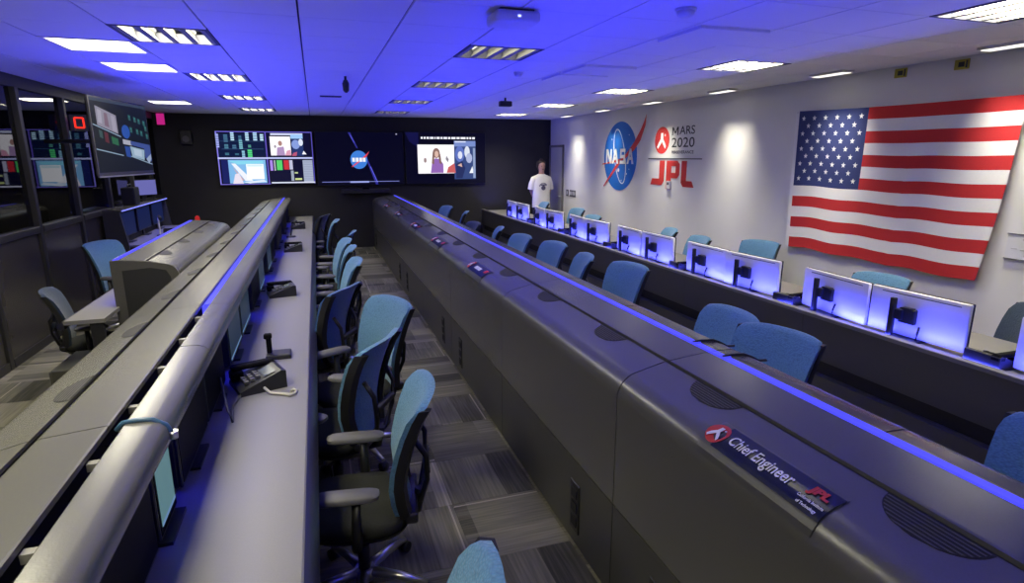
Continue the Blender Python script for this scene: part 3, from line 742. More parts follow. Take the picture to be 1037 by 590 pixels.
# monitors seen from behind
def monitor3():
    t = thing('monitor', 'monitor', 'monitor'); WD, HT = .64, .300
    part('back_shell', 'silver', t, lambda bm: (box(bm, -.018, .012, -WD/2, WD/2, .015, .015+HT, .008, 2)), 40)
    part('front_bezel', 'black', t, lambda bm: box(bm, .012, .022, -WD/2-.003, WD/2+.003, .012, .018+HT, .003, 1))
    part('screen', 'blackgloss', t, lambda bm: box(bm, .022, .024, -WD/2+.012, WD/2-.012, .03, HT))
    part('vent_slot', 'cable', t, lambda bm: box(bm, -.020, -.017, -WD/2+.05, WD/2-.08, HT-.012, HT-.006))
    part('mount_plate', 'black', t, lambda bm: (box(bm, -.05, -.018, -.02, .09, .11, .21, .006, 1), box(bm, -.055, -.018, .0, .07, .20, .215)))
    part('stand_column', 'black', t, lambda bm: box(bm, -.085, -.055, .10, .135, .01, .27, .004, 1))
    part('stand_foot', 'edge', t, lambda bm: box(bm, -.11, .10, -.07, .16, -.002, .014, .004, 1))
    part('mount_arm', 'edge', t, lambda bm: box(bm, -.075, -.04, .055, .11, .13, .20, .005, 1))
    part('cable', 'black', t, lambda bm: tube(bm, [(-.02, -.04, .10), (-.045, -.05, .06), (-.05, -.05, .02), (-.03, -.045, .006)], .007, 6))
    return t
m0 = monitor3(); first_m = True
for k in range(-2, 6):
    for e in (0, 1):
        yc = 3.61+1.555*k-.325-e*.65
        lb = 'silver monitor on the counter, %s of the %s pair from the camera' % ('far one' if e == 0 else 'near one', nth(k+2))
        lb = lb.replace('nearest pair from', 'pair nearest')
        if first_m: m = m0; first_m = False
        else: m = dup(m0, (0, 0, 0))
        m.location = (X3+.16, yc+.03, .730); m.rotation_euler = (0, 0, R(random.uniform(-3, 3)+(4 if e else -4))); m['label'] = lb; m['group'] = 'monitors on the counter by the white wall'
# phones between the pairs
def phone(name='desk_phone'):
    t = thing(name, 'phone', 'phone')
    part('body', 'black', t, lambda bm: prism(bm, [(-.10, 0), (.10, 0), (.10, .02), (-.08, .085), (-.10, .08)], -.10, .10))
    part('handset', 'blackgloss', t, lambda bm: (box(bm, -.095, .095, -.095, -.045, .07, .095, .012, 2), box(bm, -.10, -.05, -.10, -.04, .05, .085, .01, 2), box(bm, .045, .10, -.10, -.04, .025, .07, .01, 2)))
    part('display', mat('phone_display', (.10, .12, .13), .2, noise=.03), t, lambda bm: cat(bm, [(-.06, -.02, .083), (-.06, .08, .083), (-.01, .08, .066), (-.01, -.02, .066)], [(0, 1, 2, 3)]))
    part('keypad', 'cable', t, lambda bm: [box(bm, .0+i*.025, .018+i*.025, -.02+j*.03, .0+j*.03, .02+.0355*(.1-i*.025)/.1, .068-i*.009) for i in range(3) for j in range(3)])
    return t
ph0 = phone(); ph_first = True
for k in range(-2, 5):
    y = 3.61+1.555*k+.13
    lb = ('black phone in the %s gap between monitor pairs from the camera' % nth(k+2)).replace('nearest gap between monitor pairs from', 'gap between monitor pairs nearest')
    if ph_first: p = ph0; ph_first = False
    else: p = dup(ph0, (0, 0, 0))
    p.location = (X3+.17, y, .728); p.rotation_euler = (0, 0, R(random.uniform(-15, 15))); p['label'] = lb; p['group'] = 'phones on the counter'

# ------------------------------------------------------------------ row 0 console against the glass
def row0():
    x0, y0, y1 = -2.775, 9.25, 11.85; L = y1-y0
    t = thing('console_bay', 'dark tall hooded console standing against the glass partition', 'console', (x0, y0, 0))
    part('carcass', 'dark', t, lambda bm: box(bm, 0, .12, .02, L-.02, 0, 1.17))
    part('end_panel', 'grey_shaded', t, lambda bm: prism(bm, [(0, 0), (.26, 0), (.26, .72), (.20, 1.19), (0, 1.19)], -.02, .02))
    part('end_panel', 'grey_shaded', t, lambda bm: prism(bm, [(0, 0), (.26, 0), (.26, .72), (.20, 1.19), (0, 1.19)], L-.02, L+.02))
    part('hood', 'grey', t, lambda bm: prism(bm, [(0, 1.19), (.20, 1.19), (.225, 1.185), (.225, 1.20), (.20, 1.21), (0, 1.21)], -.02, L+.02))
    part('light_strip', emat('led_bright', (.22, .25, 1), 1.3), t, lambda bm: box(bm, .226, .238, 0, L, 1.188, 1.202))
    area('hood_lamp', (.215, L/2, 1.18), (0, R(-14), 0), .02, L*.95, 5.0, (.10, .10, 1), R(120), t)
    wt = thing('worktop', 'bluish worktop under the hooded console by the glass', 'worktop', (x0, y0, 0))
    part('top', 'desk', wt, lambda bm: box(bm, .125, .84, .022, L-.022, .69, .72))
    part('edge_band', 'edge', wt, lambda bm: box(bm, .84, .865, .022, L-.022, .675, .715, .006, 1))
    for y in (.1, L-.12): part('support', 'dark', wt, lambda bm: box(bm, .31, .70, y, y+.03, 0, .69))
    for i, l in enumerate(('left', 'middle', 'right')):
        q = thing('monitor', 'dark blue monitor under the glass side hood, %s of three' % l, 'monitor', (x0+.15, y0+.45+.85*i, .72), 0, 'monitors under the glass side hood')
        part('bezel', 'black', q, lambda bm: box(bm, -.015, .015, -.36, .36, .09, .44, .006, 1))
        part('screen', emat('dim_screen', (.01, .02, .10), .6), q, lambda bm: box(bm, .015, .017, -.345, .345, .105, .425))
        part('stand', 'black', q, lambda bm: (box(bm, -.03, -.012, -.04, .04, 0, .2), box(bm, -.05, .07, -.10, .10, 0, .012)))
    p = dup(ph0, (x0+.52, y0+1.25, .72), R(10), 'black desk phone on the worktop under the glass side hood'); del p['group']
    q = thing('desk_lamp', 'bent arm lamp standing behind the phone by the glass', 'lamp', (x0+.42, y0+1.05, .72))
    part('base', 'black', q, lambda bm: loft(bm, [ell(0, 0, 0, .06, .06), ell(0, 0, .015, .055, .055)]))
    part('arm', 'white', q, lambda bm: tube(bm, [(0, 0, .015), (-.03, .08, .18), (0, .0, .30)], .014, 6))
    part('head', 'black', q, lambda bm: tube(bm, [(0, 0, .30), (.05, -.14, .27)], .025, 8))
    q = thing('warning_beacon', 'small red beacon at the far end of the glass side worktop', 'beacon', (-1.98, 11.2, .72))
    part('base', 'white', q, lambda bm: loft(bm, [ell(0, 0, 0, .05, .05), ell(0, 0, .12, .045, .045)]))
    part('dome', emat('beacon_red', (.8, .03, .03), .5), q, lambda bm: loft(bm, [ell(0, 0, .12, .04, .04), ell(0, 0, .19, .036, .036), ell(0, 0, .21, .015, .015)]))
row0()

# pedestal under the short worktop
t = thing('pedestal', 'low grey pedestal box on the floor under the short worktop', 'pedestal', (-1.72, 5.02, 0))
part('body', 'grey_shaded', t, lambda bm: box(bm, -.19, .19, -.24, .24, .02, .42, .006, 1))
part('drawer_front', 'grey', t, lambda bm: (box(bm, -.205, -.19, -.23, .23, .23, .41, .004, 1), box(bm, -.205, -.19, -.23, .23, .04, .21, .004, 1)))
part('castors', 'black', t, lambda bm: [box(bm, x, x+.04, y, y+.04, 0, .02) for x in (-.18, .14) for y in (-.22, .18)])

# ------------------------------------------------------------------ monitors and desk things on the left row
def lmon(label, y, wd, col=None, st=.5, x=-.545, z=.76, ht=.30, win=None):
    t = thing('monitor', label, 'monitor', (x, y, .74), 0, 'monitors under the left row hood')
    z -= .74
    part('back_shell', 'black', t, lambda bm: box(bm, -.03, .0, -wd/2, wd/2, z, z+ht, .006, 1))
    part('bezel', 'black', t, lambda bm: box(bm, 0, .012, -wd/2, wd/2, z, z+ht, .004, 1))
    part('screen', 'blackgloss', t, lambda bm: box(bm, .012, .014, -wd/2+.012, wd/2-.012, z+.015, z+ht-.012))
    if win:
        part('picture', emat('pic_'+label[:30], col, st), t, lambda bm: box(bm, .014, .0155, win[0], win[1], win[2]-.74, win[3]-.74))
        part('taskbar', emat('pic_task', (.25, .45, .8), .5), t, lambda bm: box(bm, .0155, .0165, win[0], win[1], win[2]-.74, win[2]-.74+.012))
    part('stand', 'black', t, lambda bm: (box(bm, -.035, -.02, -.05, .05, 0, .12), box(bm, -.05, .04, -.10, .10, 0, .012)))
lmon('dark monitor under the left row hood, nearest the camera', 1.52, .56)
lmon('monitor showing a pale teal page under the left row hood', 1.945, .22, (.20, .40, .44), .48, win=(-.085, .085, .80, 1.03))
MY = [2.42, 2.98, 3.72, 4.28, 5.05, 5.62, 6.6, 7.2, 8.2, 8.8, 9.8, 10.4, 11.5]
for i, y in enumerate(MY):
    lmon('dark monitor under the left row hood, %s beyond the teal one' % ['first', 'second', 'third', 'fourth', 'fifth', 'sixth', 'seventh', 'eighth', 'ninth', 'tenth', 'eleventh', 'twelfth', 'farthest'][i], y, .52,
         (.10, .15, .28) if i % 2 else (.05, .10, .16), .25, win=(-.24, .24, .79, 1.03) if i in (2, 3, 5, 6) else None)
for i, (x, y, a, l) in enumerate(((-.37, 3.17, 200, 'large black desk phone on the left worktop, nearest the camera'), (-.36, 5.35, 190, 'black desk phone on the left worktop beside the blue stripe'), (-.34, 7.9, 180, 'black desk phone far along the left worktop'), (-.34, 10.4, 180, 'black desk phone on the far end of the left worktop'))):
    p = dup(ph0, (x, y, .74), R(a), l, 'phones on the left worktop')
    p.scale = (1.15, 1.15, 1.15) if i == 0 else (1.1, 1.1, 1.1)
t = thing('headset_cradle', 'small black headset cradle beyond the near desk phone', 'cradle', (-.29, 3.62, .74))
part('base', 'black', t, lambda bm: box(bm, -.07, .07, -.06, .06, 0, .03, .008, 2))
part('upright', 'blackgloss', t, lambda bm: (box(bm, -.065, -.035, -.015, .015, .03, .14, .008, 2), box(bm, -.075, -.03, -.02, .02, .12, .15, .006, 1)))
tag(part('coiled_cord', 'cream', None, lambda bm: tube(bm, [(-.33, 3.06, .765), (-.30, 3.02, .748), (-.26, 3.0, .748), (-.23, 2.98, .748), (-.205, 2.96, .748), (-.18, 2.98, .748), (-.175, 3.01, .748), (-.19, 3.03, .748), (-.20, 3.01, .748)], .008, 6)), 'cream cord curling on the left worktop beside the near phone', 'cord')
tag(part('headset_cable', 'cable', None, lambda bm: tube(bm, [(-.50, 2.9, .90), (-.46, 2.75, .80), (-.44, 2.72, .748), (-.46, 2.9, .748), (-.43, 3.1, .748), (-.41, 3.2, .755)], .006, 6)), 'thin dark cable looping from a monitor to the near phone', 'cable')
t = thing('desk_lamp', 'dark bent arm lamp at the far end of the left worktop', 'lamp', (-.42, 9.3, .74))
part('base', 'black', t, lambda bm: loft(bm, [ell(0, 0, 0, .07, .07), ell(0, 0, .02, .065, .065)]))
part('arm', 'black', t, lambda bm: tube(bm, [(0, 0, .02), (.02, .05, .16), (.10, -.05, .24)], .014, 6))

# ------------------------------------------------------------------ task chairs
def rr(cx, cy, z, a, b, n=24, p=3.2): return ell(cx, cy, z, a, b, n, p)
def make_chair(fab):
    t = thing('task_chair', 'chair', 'chair')
    # seat
    part('seat', 'seat', t, lambda bm: loft(bm, [rr(.02, 0, .405, .20, .20), rr(.02, 0, .415, .235, .235), rr(.02, 0, .445, .245, .245), rr(.02, 0, .472, .23, .23), rr(.02, 0, .480, .17, .17)]), 60)
    part('seat_pan', 'frame', t, lambda bm: loft(bm, [rr(0, 0, .36, .12, .12), rr(0, 0, .385, .21, .21), rr(0, 0, .410, .225, .225)]), 60)
    # backrest cushion: grid
    prof = [(-.205, .46), (-.190, .54), (-.183, .62), (-.192, .70), (-.212, .78), (-.238, .86), (-.268, .93), (-.298, .98), (-.325, 1.005)]
    half = [.165, .190, .206, .217, .226, .233, .238, .238, .222]
    def sheet(bm, off, grow, th):
        cols = 9
        def P(i, j, d):
            x, z = prof[i]; h = half[i]+grow; y = -h+2*h*j/(cols-1)
            k = (2*j/(cols-1)-1)
            zz = z+(grow if i == len(prof)-1 else 0)-(grow if i == 0 else 0)-.016*abs(k)**4*(1 if i > 6 else 0)
            return (x+off+.045*k*k-d, y, zz)
        fr = [[bm.verts.new(P(i, j, 0)) for j in range(cols)] for i in range(len(prof))]
        bk = [[bm.verts.new(P(i, j, th)) for j in range(cols)] for i in range(len(prof))]
        nI = len(prof)
        for i in range(nI-1):
            for j in range(cols-1):
                bm.faces.new((fr[i][j], fr[i][j+1], fr[i+1][j+1], fr[i+1][j])); bm.faces.new((bk[i][j], bk[i+1][j], bk[i+1][j+1], bk[i][j+1]))
            bm.faces.new((fr[i][0], fr[i+1][0], bk[i+1][0], bk[i][0])); bm.faces.new((fr[i][-1], bk[i][-1], bk[i+1][-1], fr[i+1][-1]))
        for j in range(cols-1):
            bm.faces.new((fr[0][j], bk[0][j], bk[0][j+1], fr[0][j+1])); bm.faces.new((fr[-1][j], fr[-1][j+1], bk[-1][j+1], bk[-1][j]))
    bm = B(); sheet(bm, 0, 0, .028); bmesh.ops.bevel(bm, geom=[e for e in bm.edges if len(e.link_faces) == 2 and e.calc_face_angle(0) > .9], offset=.006, segments=2, affect='EDGES'); obj('backrest', bm, fab, t, smooth=50)
    def bframe(bm):
        for s in (-1, 1):
            rings = []
            for (x, z), h in list(zip(prof, half))[:-1]:
                a, b = s*(h-.035), s*(h+.010); xo = x+.045
                rings.append([(xo-.020, b, z), (xo-.062, b-s*.004, z), (xo-.075, a, z-.006), (xo-.055, a-s*.01, z-.006)])
            loft(bm, rings, True, False)
        x, z = prof[0]; h = half[0]+.01
        box(bm, x-.05, x+.01, -h, h, z-.03, z+.02, .012, 2)
    part('back_frame', 'frame', t, bframe, 50)
    def lumbar(bm):
        tube(bm, [(-.255, -.13, .80), (-.30, -.12, .72), (-.30, -.10, .60), (-.27, -.05, .47), (-.27, .05, .47), (-.30, .10, .60), (-.30, .12, .72), (-.255, .13, .80)], .013, 8)
        box(bm, -.315, -.285, -.11, .11, .62, .66, .008, 1)
    part('lumbar_frame', 'frame', t, lumbar)
    part('back_bracket', 'frame', t, lambda bm: tube(bm, [(0, 0, .375), (-.16, 0, .37), (-.25, 0, .40), (-.27, 0, .50)], [.03, .03, .028, .025], 8))
    for s in (-1, 1):
        part('arm_post', 'frame', t, lambda bm: (tube(bm, [(.0, s*.16, .39), (.0, s*.25, .40), (-.005, s*.265, .45), (-.01, s*.265, .63)], [.022, .022, .024, .02], 8)))
        part('arm_pad', 'armpad', t, lambda bm: loft(bm, [rr(.03, s*.262, .628, .12, .035, 20, 4), rr(.03, s*.262, .636, .135, .045, 20, 4), rr(.03, s*.262, .652, .135, .045, 20, 4), rr(.03, s*.262, .660, .12, .036, 20, 4)]), 50)
    part('gas_column', 'frame', t, lambda bm: (tube(bm, [(0, 0, .10), (0, 0, .24)], .028, 12), tube(bm, [(0, 0, .24), (0, 0, .37)], .018, 12)))
    base = part('star_hub', 'alu', t, lambda bm: loft(bm, [ell(0, 0, .07, .05, .05), ell(0, 0, .12, .045, .045)]))
    for k in range(5):
        a = 2*math.pi*k/5+.3; c, s_ = math.cos(a), math.sin(a)
        part('leg', 'alu', t, lambda bm: tube(bm, [(.03*c, .03*s_, .10), (.17*c, .17*s_, .092), (.30*c, .30*s_, .068)], [.024, .02, .014], 8))
        part('castor', 'black', t, lambda bm: tube(bm, [(.30*c-.022*s_, .30*s_+.022*c, .028), (.30*c+.022*s_, .30*s_-.022*c, .028)], .028, 12))
    return t
protos = {'blue': make_chair('blue'), 'blue_shaded': make_chair('blue_shaded'), 'darkblue': make_chair('darkblue')}
used = set()
def chair(fab, x, y, face, label, group, sc=1.0):
    """x, y: the point on the floor below the top of the backrest; face: heading in degrees."""
    a = R(face); x += .30*math.cos(a)*sc; y += .30*math.sin(a)*sc
    if fab not in used: c = protos[fab]; used.add(fab)
    else: c = dup(protos[fab], (0, 0, 0))
    c.location = (x, y, 0); c.rotation_euler = (0, 0, a); c.scale = (sc, sc, sc)
    c['label'] = label; c['group'] = group
A = 'task chairs in the aisle'
chair('blue', .265, 1.02, 160, 'blue task chair cut off by the bottom edge of the picture', A)
chair('blue', .37, 2.34, 172, 'blue task chair in the aisle with both grey arm pads and full back visible', A, .97)
chair('blue', .26, 2.97, 150, 'blue task chair turned aside showing the black back frame', A)
chair('blue', .42, 3.80, 205, 'blue task chair with the whole front of its back facing the camera', A)
chair('blue_shaded', .15, 4.30, 150, 'blue task chair in shade-darkened fabric turned toward the left worktop', A)
chair('blue', .30, 5.45, 182, 'blue task chair just beyond the shade-darkened one in the aisle', A)
chair('blue', .30, 6.25, 176, 'blue task chair, second beyond the shade-darkened one in the aisle', A)
chair('blue', .28, 6.85, 184, 'blue task chair, third beyond the shade-darkened one in the aisle', A)
chair('blue', .38, 7.55, 170, 'blue task chair, fourth beyond the shade-darkened one in the aisle', A)
chair('blue', .24, 9.05, 178, 'blue task chair, second farthest in the aisle', A)
chair('darkblue', .10, 9.9, 160, 'dark task chair farthest along the aisle', A)
A = 'task chairs behind the centre row'
chair('blue', 2.42, 1.10, 180, 'blue task chair at the right picture edge behind the centre row', A)
chair('blue', 2.33, 2.42, 195, 'wide darker blue chair back, third of those behind the centre row', A)
chair('blue', 2.36, 2.84, 178, 'blue chair back half hidden by the wide one behind the centre row', A)
chair('blue', 2.56, 4.44, 190, 'blue chair back with the largest clear face before the dark counter', A)
chair('blue', 2.40, 5.00, 168, 'narrow blue chair back turned aside behind the centre row', A)
chair('blue', 2.44, 5.86, 188, 'blue chair back left of the narrow one behind the centre row', A)
chair('blue', 2.30, 6.55, 186, 'blue chair back second left of the narrow one behind the centre row', A)
chair('blue', 2.26, 7.35, 165, 'slim blue chair back beside the dark one behind the centre row', A)
chair('darkblue', 2.10, 8.06, 185, 'dark charcoal chair back behind the centre row', A)
chair('blue', 2.38, 9.7, 165, 'small blue chair back second farthest behind the centre row', A)
chair('blue', 2.32, 10.9, 190, 'blue chair back farthest behind the centre row', A)
A = 'task chairs before the white wall'
chair('darkblue', 4.43, 2.40, 150, 'dark blue chair at the right picture edge before the white wall', A, .95)
chair('blue', 4.43, 3.56, 190, 'pale blue chair back above the near monitor pair', A, .95)
chair('blue', 4.88, 5.51, 200, 'pale blue chair back standing clear below the flag corner', A, .95)
chair('blue', 4.45, 6.05, 172, 'small chair back peeking over the third monitor pair', A, .95)
chair('blue', 4.56, 6.86, 165, 'blue chair back beyond the third monitor pair before the white wall', A, .95)
chair('blue', 4.37, 8.86, 184, 'blue chair back beside the fourth monitor pair before the wall', A, .95)
chair('blue', 4.67, 10.15, 186, 'blue chair back under the round blue emblem near the door', A, .95)
chair('blue', 4.64, 11.77, 178, 'blue chair back in front of the standing person', A, .95)
A = 'task chairs by the glass partition'
chair('blue', -2.34, 7.55, -25, 'blue task chair by the glass partition beyond the short worktop', A)
chair('darkblue', -2.16, 5.60, 12, 'dark task chair at the near end of the short worktop', A, .86)

# ------------------------------------------------------------------ video wall
PIC = {}
def em(col, st=1.0):
    k = 'px_%d_%d_%d_%d' % (*[int(c*100) for c in col], int(st*100))
    return emat(k, col, st)
def screen(name, label, x0, x1, z0, z1, shapes, base=(.004, .004, .02), y=YB):
    wd, ht = x1-x0, z1-z0
    t = thing(name, label, 'screen', (x0, y, z0))
    part('bezel', 'black', t, lambda bm: box(bm, 0, wd, -.07, -.0, 0, ht, .006, 1))
    part('panel', em(base, 1), t, lambda bm: box(bm, .012, wd-.012, -.072, -.068, .012, ht-.012))
    bm = B(); mats = []; shapes = [rs(0, 0, 1, 1, base)]+shapes
    for li, (poly, col, st) in enumerate(shapes):
        m = em(col, st)
        if m not in mats: mats.append(m)
        d = -.073-.00015*(li+1)
        vs_ = [bm.verts.new((.012+a*(wd-.024), d, .012+(1-b)*(ht-.024))) for a, b in poly]
        f = bm.faces.new(vs_); f.material_index = mats.index(m)
    o = obj('picture', bm, mats, t)
    return t
W_ = (.85, .88, 1.0)
def rs(x0, y0, x1, y1, c, st=1.0): return (rect(x0, y0, x1, y1), c, st)
S = [rs(.0, .0, 1, .014, (.18, .15, .8)), rs(0, 0, .012, 1, (.25, .22, .85)), rs(.5, 0, .512, 1, (.14, .10, .6)), rs(.0, .485, 1, .515, (.55, .6, 1.0)), rs(.99, 0, 1, 1, (.1, .08, .5)), rs(0, .985, .52, 1, (.2, .16, .7))]
S += [rs(.015, .04, .5, .475, (.004, .01, .05))]
for a, b, c_, d_, col in ((.15, .02, .185, .17, (.5, .75, .95)), (.30, .02, .335, .17, (.5, .75, .95)), (.38, .02, .42, .17, (.45, .7, .95)), (.45, .05, .485, .17, (.55, .8, 1)), (.08, .06, .12, .2, (.06, .16, .28)), (.23, .08, .26, .16, (.06, .16, .28)), (.23, .16, .265, .33, (.2, .5, .6)), (.08, .24, .12, .32, (.07, .2, .3)), (.16, .25, .20, .32, (.06, .16, .28)), (.25, .36, .28, .48, (.3, .6, .8)), (.31, .34, .355, .48, (.1, .75, .25)), (.32, .25, .35, .30, (.1, .35, .3)), (.08, .40, .12, .44, (.06, .2, .3)), (.18, .41, .22, .44, (.06, .2, .3)), (.0, .05, .03, .3, (.4, .45, .95))):
    S.append(rs(a, b, c_, d_, col))
    n = max(2, int((d_-b)/.03))
    for q in range(1, n): S.append(rs(a, b+(d_-b)*q/n-.004, c_, b+(d_-b)*q/n+.004, (.005, .02, .06)))
S += [rs(.05, .325, .48, .332, (.05, .12, .25)), rs(.03, .18, .5, .186, (.04, .1, .2))]
S += [rs(.53, .03, .97, .475, (.004, .004, .03)), rs(.56, .03, .90, .065, (.7, .75, 1)), rs(.55, .09, .765, .45, (.98, .96, 1.0), 1.1)]
S += [(circ(.655, .22, .022, 10, .05), (.45, .25, .22), 1), ([(.62, .30), (.69, .28), (.70, .45), (.61, .45)], (.45, .30, .55), 1), (circ(.60, .28, .012, 8, .03), (.35, .3, .35), 1), ([(.72, .36), (.76, .34), (.765, .45), (.70, .45)], (.75, .35, .5), 1)]
S += [rs(.775, .06, .90, .46, (.02, .04, .16)), rs(.77, .05, .90, .13, (.35, .6, .95)), (circ(.82, .24, .045, 12, .09), (.25, .35, .75), 1), (circ(.875, .20, .025, 10, .07), (.75, .8, .95), 1), ([(.88, .43), (.90, .36), (.93, .43)], (.9, .9, 1), 1), ([(.79, .40), (.83, .38), (.82, .46), (.77, .46)], (.5, .1, .2), 1)]
S += [rs(.10, .53, .485, .975, (.22, .50, .85)), ([(.10, .55), (.46, .55), (.46, .60), (.20, .62)], (.25, .7, .9), 1), ([(.13, .60), (.17, .60), (.34, .93), (.26, .93)], (.9, .92, 1), 1), ([(.14, .66), (.25, .92), (.22, .92)], (.65, .4, .4), 1), rs(.28, .61, .46, .90, (.95, .97, 1), 1.1), rs(.29, .62, .45, .66, (.7, .9, .97), 1), ([(.13, .98), (.16, .80), (.20, .78), (.24, .98)], (.85, .78, .9), 1), ([(.24, .95), (.45, .91), (.48, .95), (.30, .98)], (.75, .85, 1), 1), rs(.03, .53, .10, .97, (.01, .015, .12)), rs(.485, .53, .5, .97, (.01, .015, .1))]
S += [rs(.53, .53, .985, .975, (.005, .006, .03)), rs(.53, .96, 1, .985, (.75, .78, .95)), rs(.88, .54, .985, .96, (.40, .45, .60)), rs(.53, .54, .56, .74, (.42, .25, .85)), rs(.575, .54, .585, .74, (.7, .75, .8)), rs(.60, .54, .66, .73, (.10, .68, .16)), rs(.675, .54, .73, .72, (.62, .03, .05)), rs(.735, .54, .77, .72, (.55, .55, .75)), rs(.745, .74, .775, .94, (.35, .4, .5)), rs(.785, .77, .82, .80, (.5, .6, .3)), rs(.785, .89, .86, .925, (.65, .75, .3))]
for q in range(12): S.append(rs(.885, .56+q*.033, .98, .565+q*.033, (.15, .18, .3)))
screen('video_screen', 'left wall screen split into four bright windows', -1.80, -.01, 1.36, 2.405, S)
def meat(cx, cy, r, asp=1.78):
    q = [(circ(cx, cy, r/asp, 28, r), (.05, .22, .72), 1), ([(cx-.9*r/asp, cy+.75*r), (cx-.8*r/asp, cy+.8*r), (cx+.9*r/asp, cy-.3*r), (cx+1.3*r/asp, cy-.95*r), (cx+.6*r/asp, cy-.35*r)], (.75, .06, .10), 1)]
    for a in (-.78, -.36, .06, .46):
        q.append((rect(cx+a*r/asp, cy-.22*r, cx+(a+.32)*r/asp, cy+.22*r), (.9, .93, 1), 1))
    return q
S = [([(.365, .0), (.39, 0), (.47, .30), (.455, .30)], (.03, .03, .30), 1), ([(.385, .05), (.395, .05), (.44, .20), (.43, .20)], (.10, .10, .65), 1), ([(.56, .52), (.58, .52), (.69, 1), (.66, 1)], (.03, .03, .30), 1), ([(.60, .65), (.61, .65), (.685, .96), (.675, .96)], (.12, .12, .8), 1),
     rs(.04, .935, .94, .945, (.25, .28, .75)), rs(.36, .93, .58, .96, (.35, .4, .85)), rs(.92, .02, .935, .04, (.5, .5, .7))]
S += meat(.475, .52, .175)
screen('video_screen', 'middle wall screen, dark with a small round blue emblem', .03, 1.81, 1.32, 2.41, S, (.0015, .0015, .012))
S = [([(.0, .0), (.16, .0), (.16, .30), (.05, .18)], (.006, .006, .06), 1), rs(.145, .235, .615, .80, (.98, .96, 1.0), 1.1), rs(.60, .16, .875, .92, (.04, .07, .22)), rs(.60, .16, .875, .27, (.20, .28, .62)), rs(.61, .165, .75, .19, (.75, .8, 1))]
x = .19
for ln in (.03, .03, .035, .05, .02, .045, .03, .05, .035, .06, .045, .07, .03, .03, .04): 
    S.append(rs(x, .085, x+ln-.006, .125, (.9, .9, 1), 1.1)); x += ln+.006
S += [(circ(.375, .40, .045, 14, .10), (.28, .16, .14), 1), (circ(.378, .42, .025, 10, .065), (.75, .5, .42), 1), ([(.32, .58), (.36, .50), (.42, .52), (.46, .62), (.46, .79), (.30, .79)], (.30, .14, .48), 1), ([(.33, .38), (.35, .40), (.345, .62), (.315, .60)], (.25, .14, .12), 1), ([(.40, .38), (.425, .42), (.44, .62), (.41, .60)], (.25, .14, .12), 1), (circ(.235, .54, .018, 8, .05), (.35, .25, .25), 1), ([(.50, .45), (.53, .52), (.52, .58), (.49, .52)], (.30, .28, .32), 1), ([(.52, .68), (.60, .60), (.615, .79), (.50, .79)], (.62, .12, .12), 1)]
S += [(circ(.67, .42, .06, 14, .16), (.12, .18, .55), 1), (circ(.675, .44, .03, 10, .08), (.75, .78, .95), 1), ([(.62, .62), (.70, .55), (.74, .70), (.70, .90), (.62, .90)], (.02, .03, .12), 1), (circ(.765, .38, .035, 12, .12), (.75, .8, .92), 1), (circ(.79, .50, .04, 12, .10), (.45, .5, .75), 1), ([(.79, .80), (.83, .66), (.85, .80)], (.92, .95, 1), 1), ([(.64, .64), (.69, .60), (.70, .68)], (.7, .45, .40), 1), rs(.84, .3, .87, .9, (.30, .38, .6))]
screen('video_screen', 'right wall screen showing two photographs under a title', 1.84, 3.62, 1.32, 2.42, S, (.005, .005, .012))
t = thing('sound_bar', 'black sound bar and camera shelf below the middle wall screen', 'sound bar', (.98, YB, 1.20))
part('body', 'black', t, lambda bm: box(bm, -.50, .50, -.16, 0, -.045, .045, .01, 2))
part('camera', 'blackgloss', t, lambda bm: box(bm, -.07, .07, -.17, -.05, .045, .085, .012, 2))
t = thing('wall_speaker', 'small dark speaker on the black wall left of the screens', 'speaker', (-2.29, YB, 2.30))
part('cabinet', 'black', t, lambda bm: box(bm, -.10, .10, -.14, 0, -.16, .10, .015, 2))
part('cone', 'cable', t, lambda bm: tube(bm, [(0, -.14, -.06), (0, -.146, -.06)], .06, 16))
# exit sign and red clock
t = thing('exit_sign', 'glowing pinkish red exit sign in the far left corner', 'exit sign', (-2.70, 12.78, 2.60))
part('box', 'black', t, lambda bm: box(bm, -.10, .10, -.02, .02, -.11, .10, .004, 1))
part('face', 'exit', t, lambda bm: box(bm, -.03, .10, -.024, -.02, -.105, .095))
part('hanger', 'black', t, lambda bm: box(bm, -.02, .02, -.01, .01, .10, .104))
t = thing('digit_clock', 'red digit display on the glass partition left of the hung screen', 'clock', (XL+.10, 8.93, 2.33), R(-62))
part('case', 'black', t, lambda bm: box(bm, 0, .03, -.22, .14, -.10, .10, .004, 1))
def seg0(bm):
    for a in (rect(-.12, .05, -.03, .068), rect(-.12, -.068, -.03, -.05), rect(-.13, -.06, -.11, .06), rect(-.04, -.06, -.02, .06), rect(.02, .0, .035, .016)):
        box(bm, .03, .034, a[0][0], a[1][0], a[0][1], a[2][1])
part('digits', 'reddigit', t, seg0)
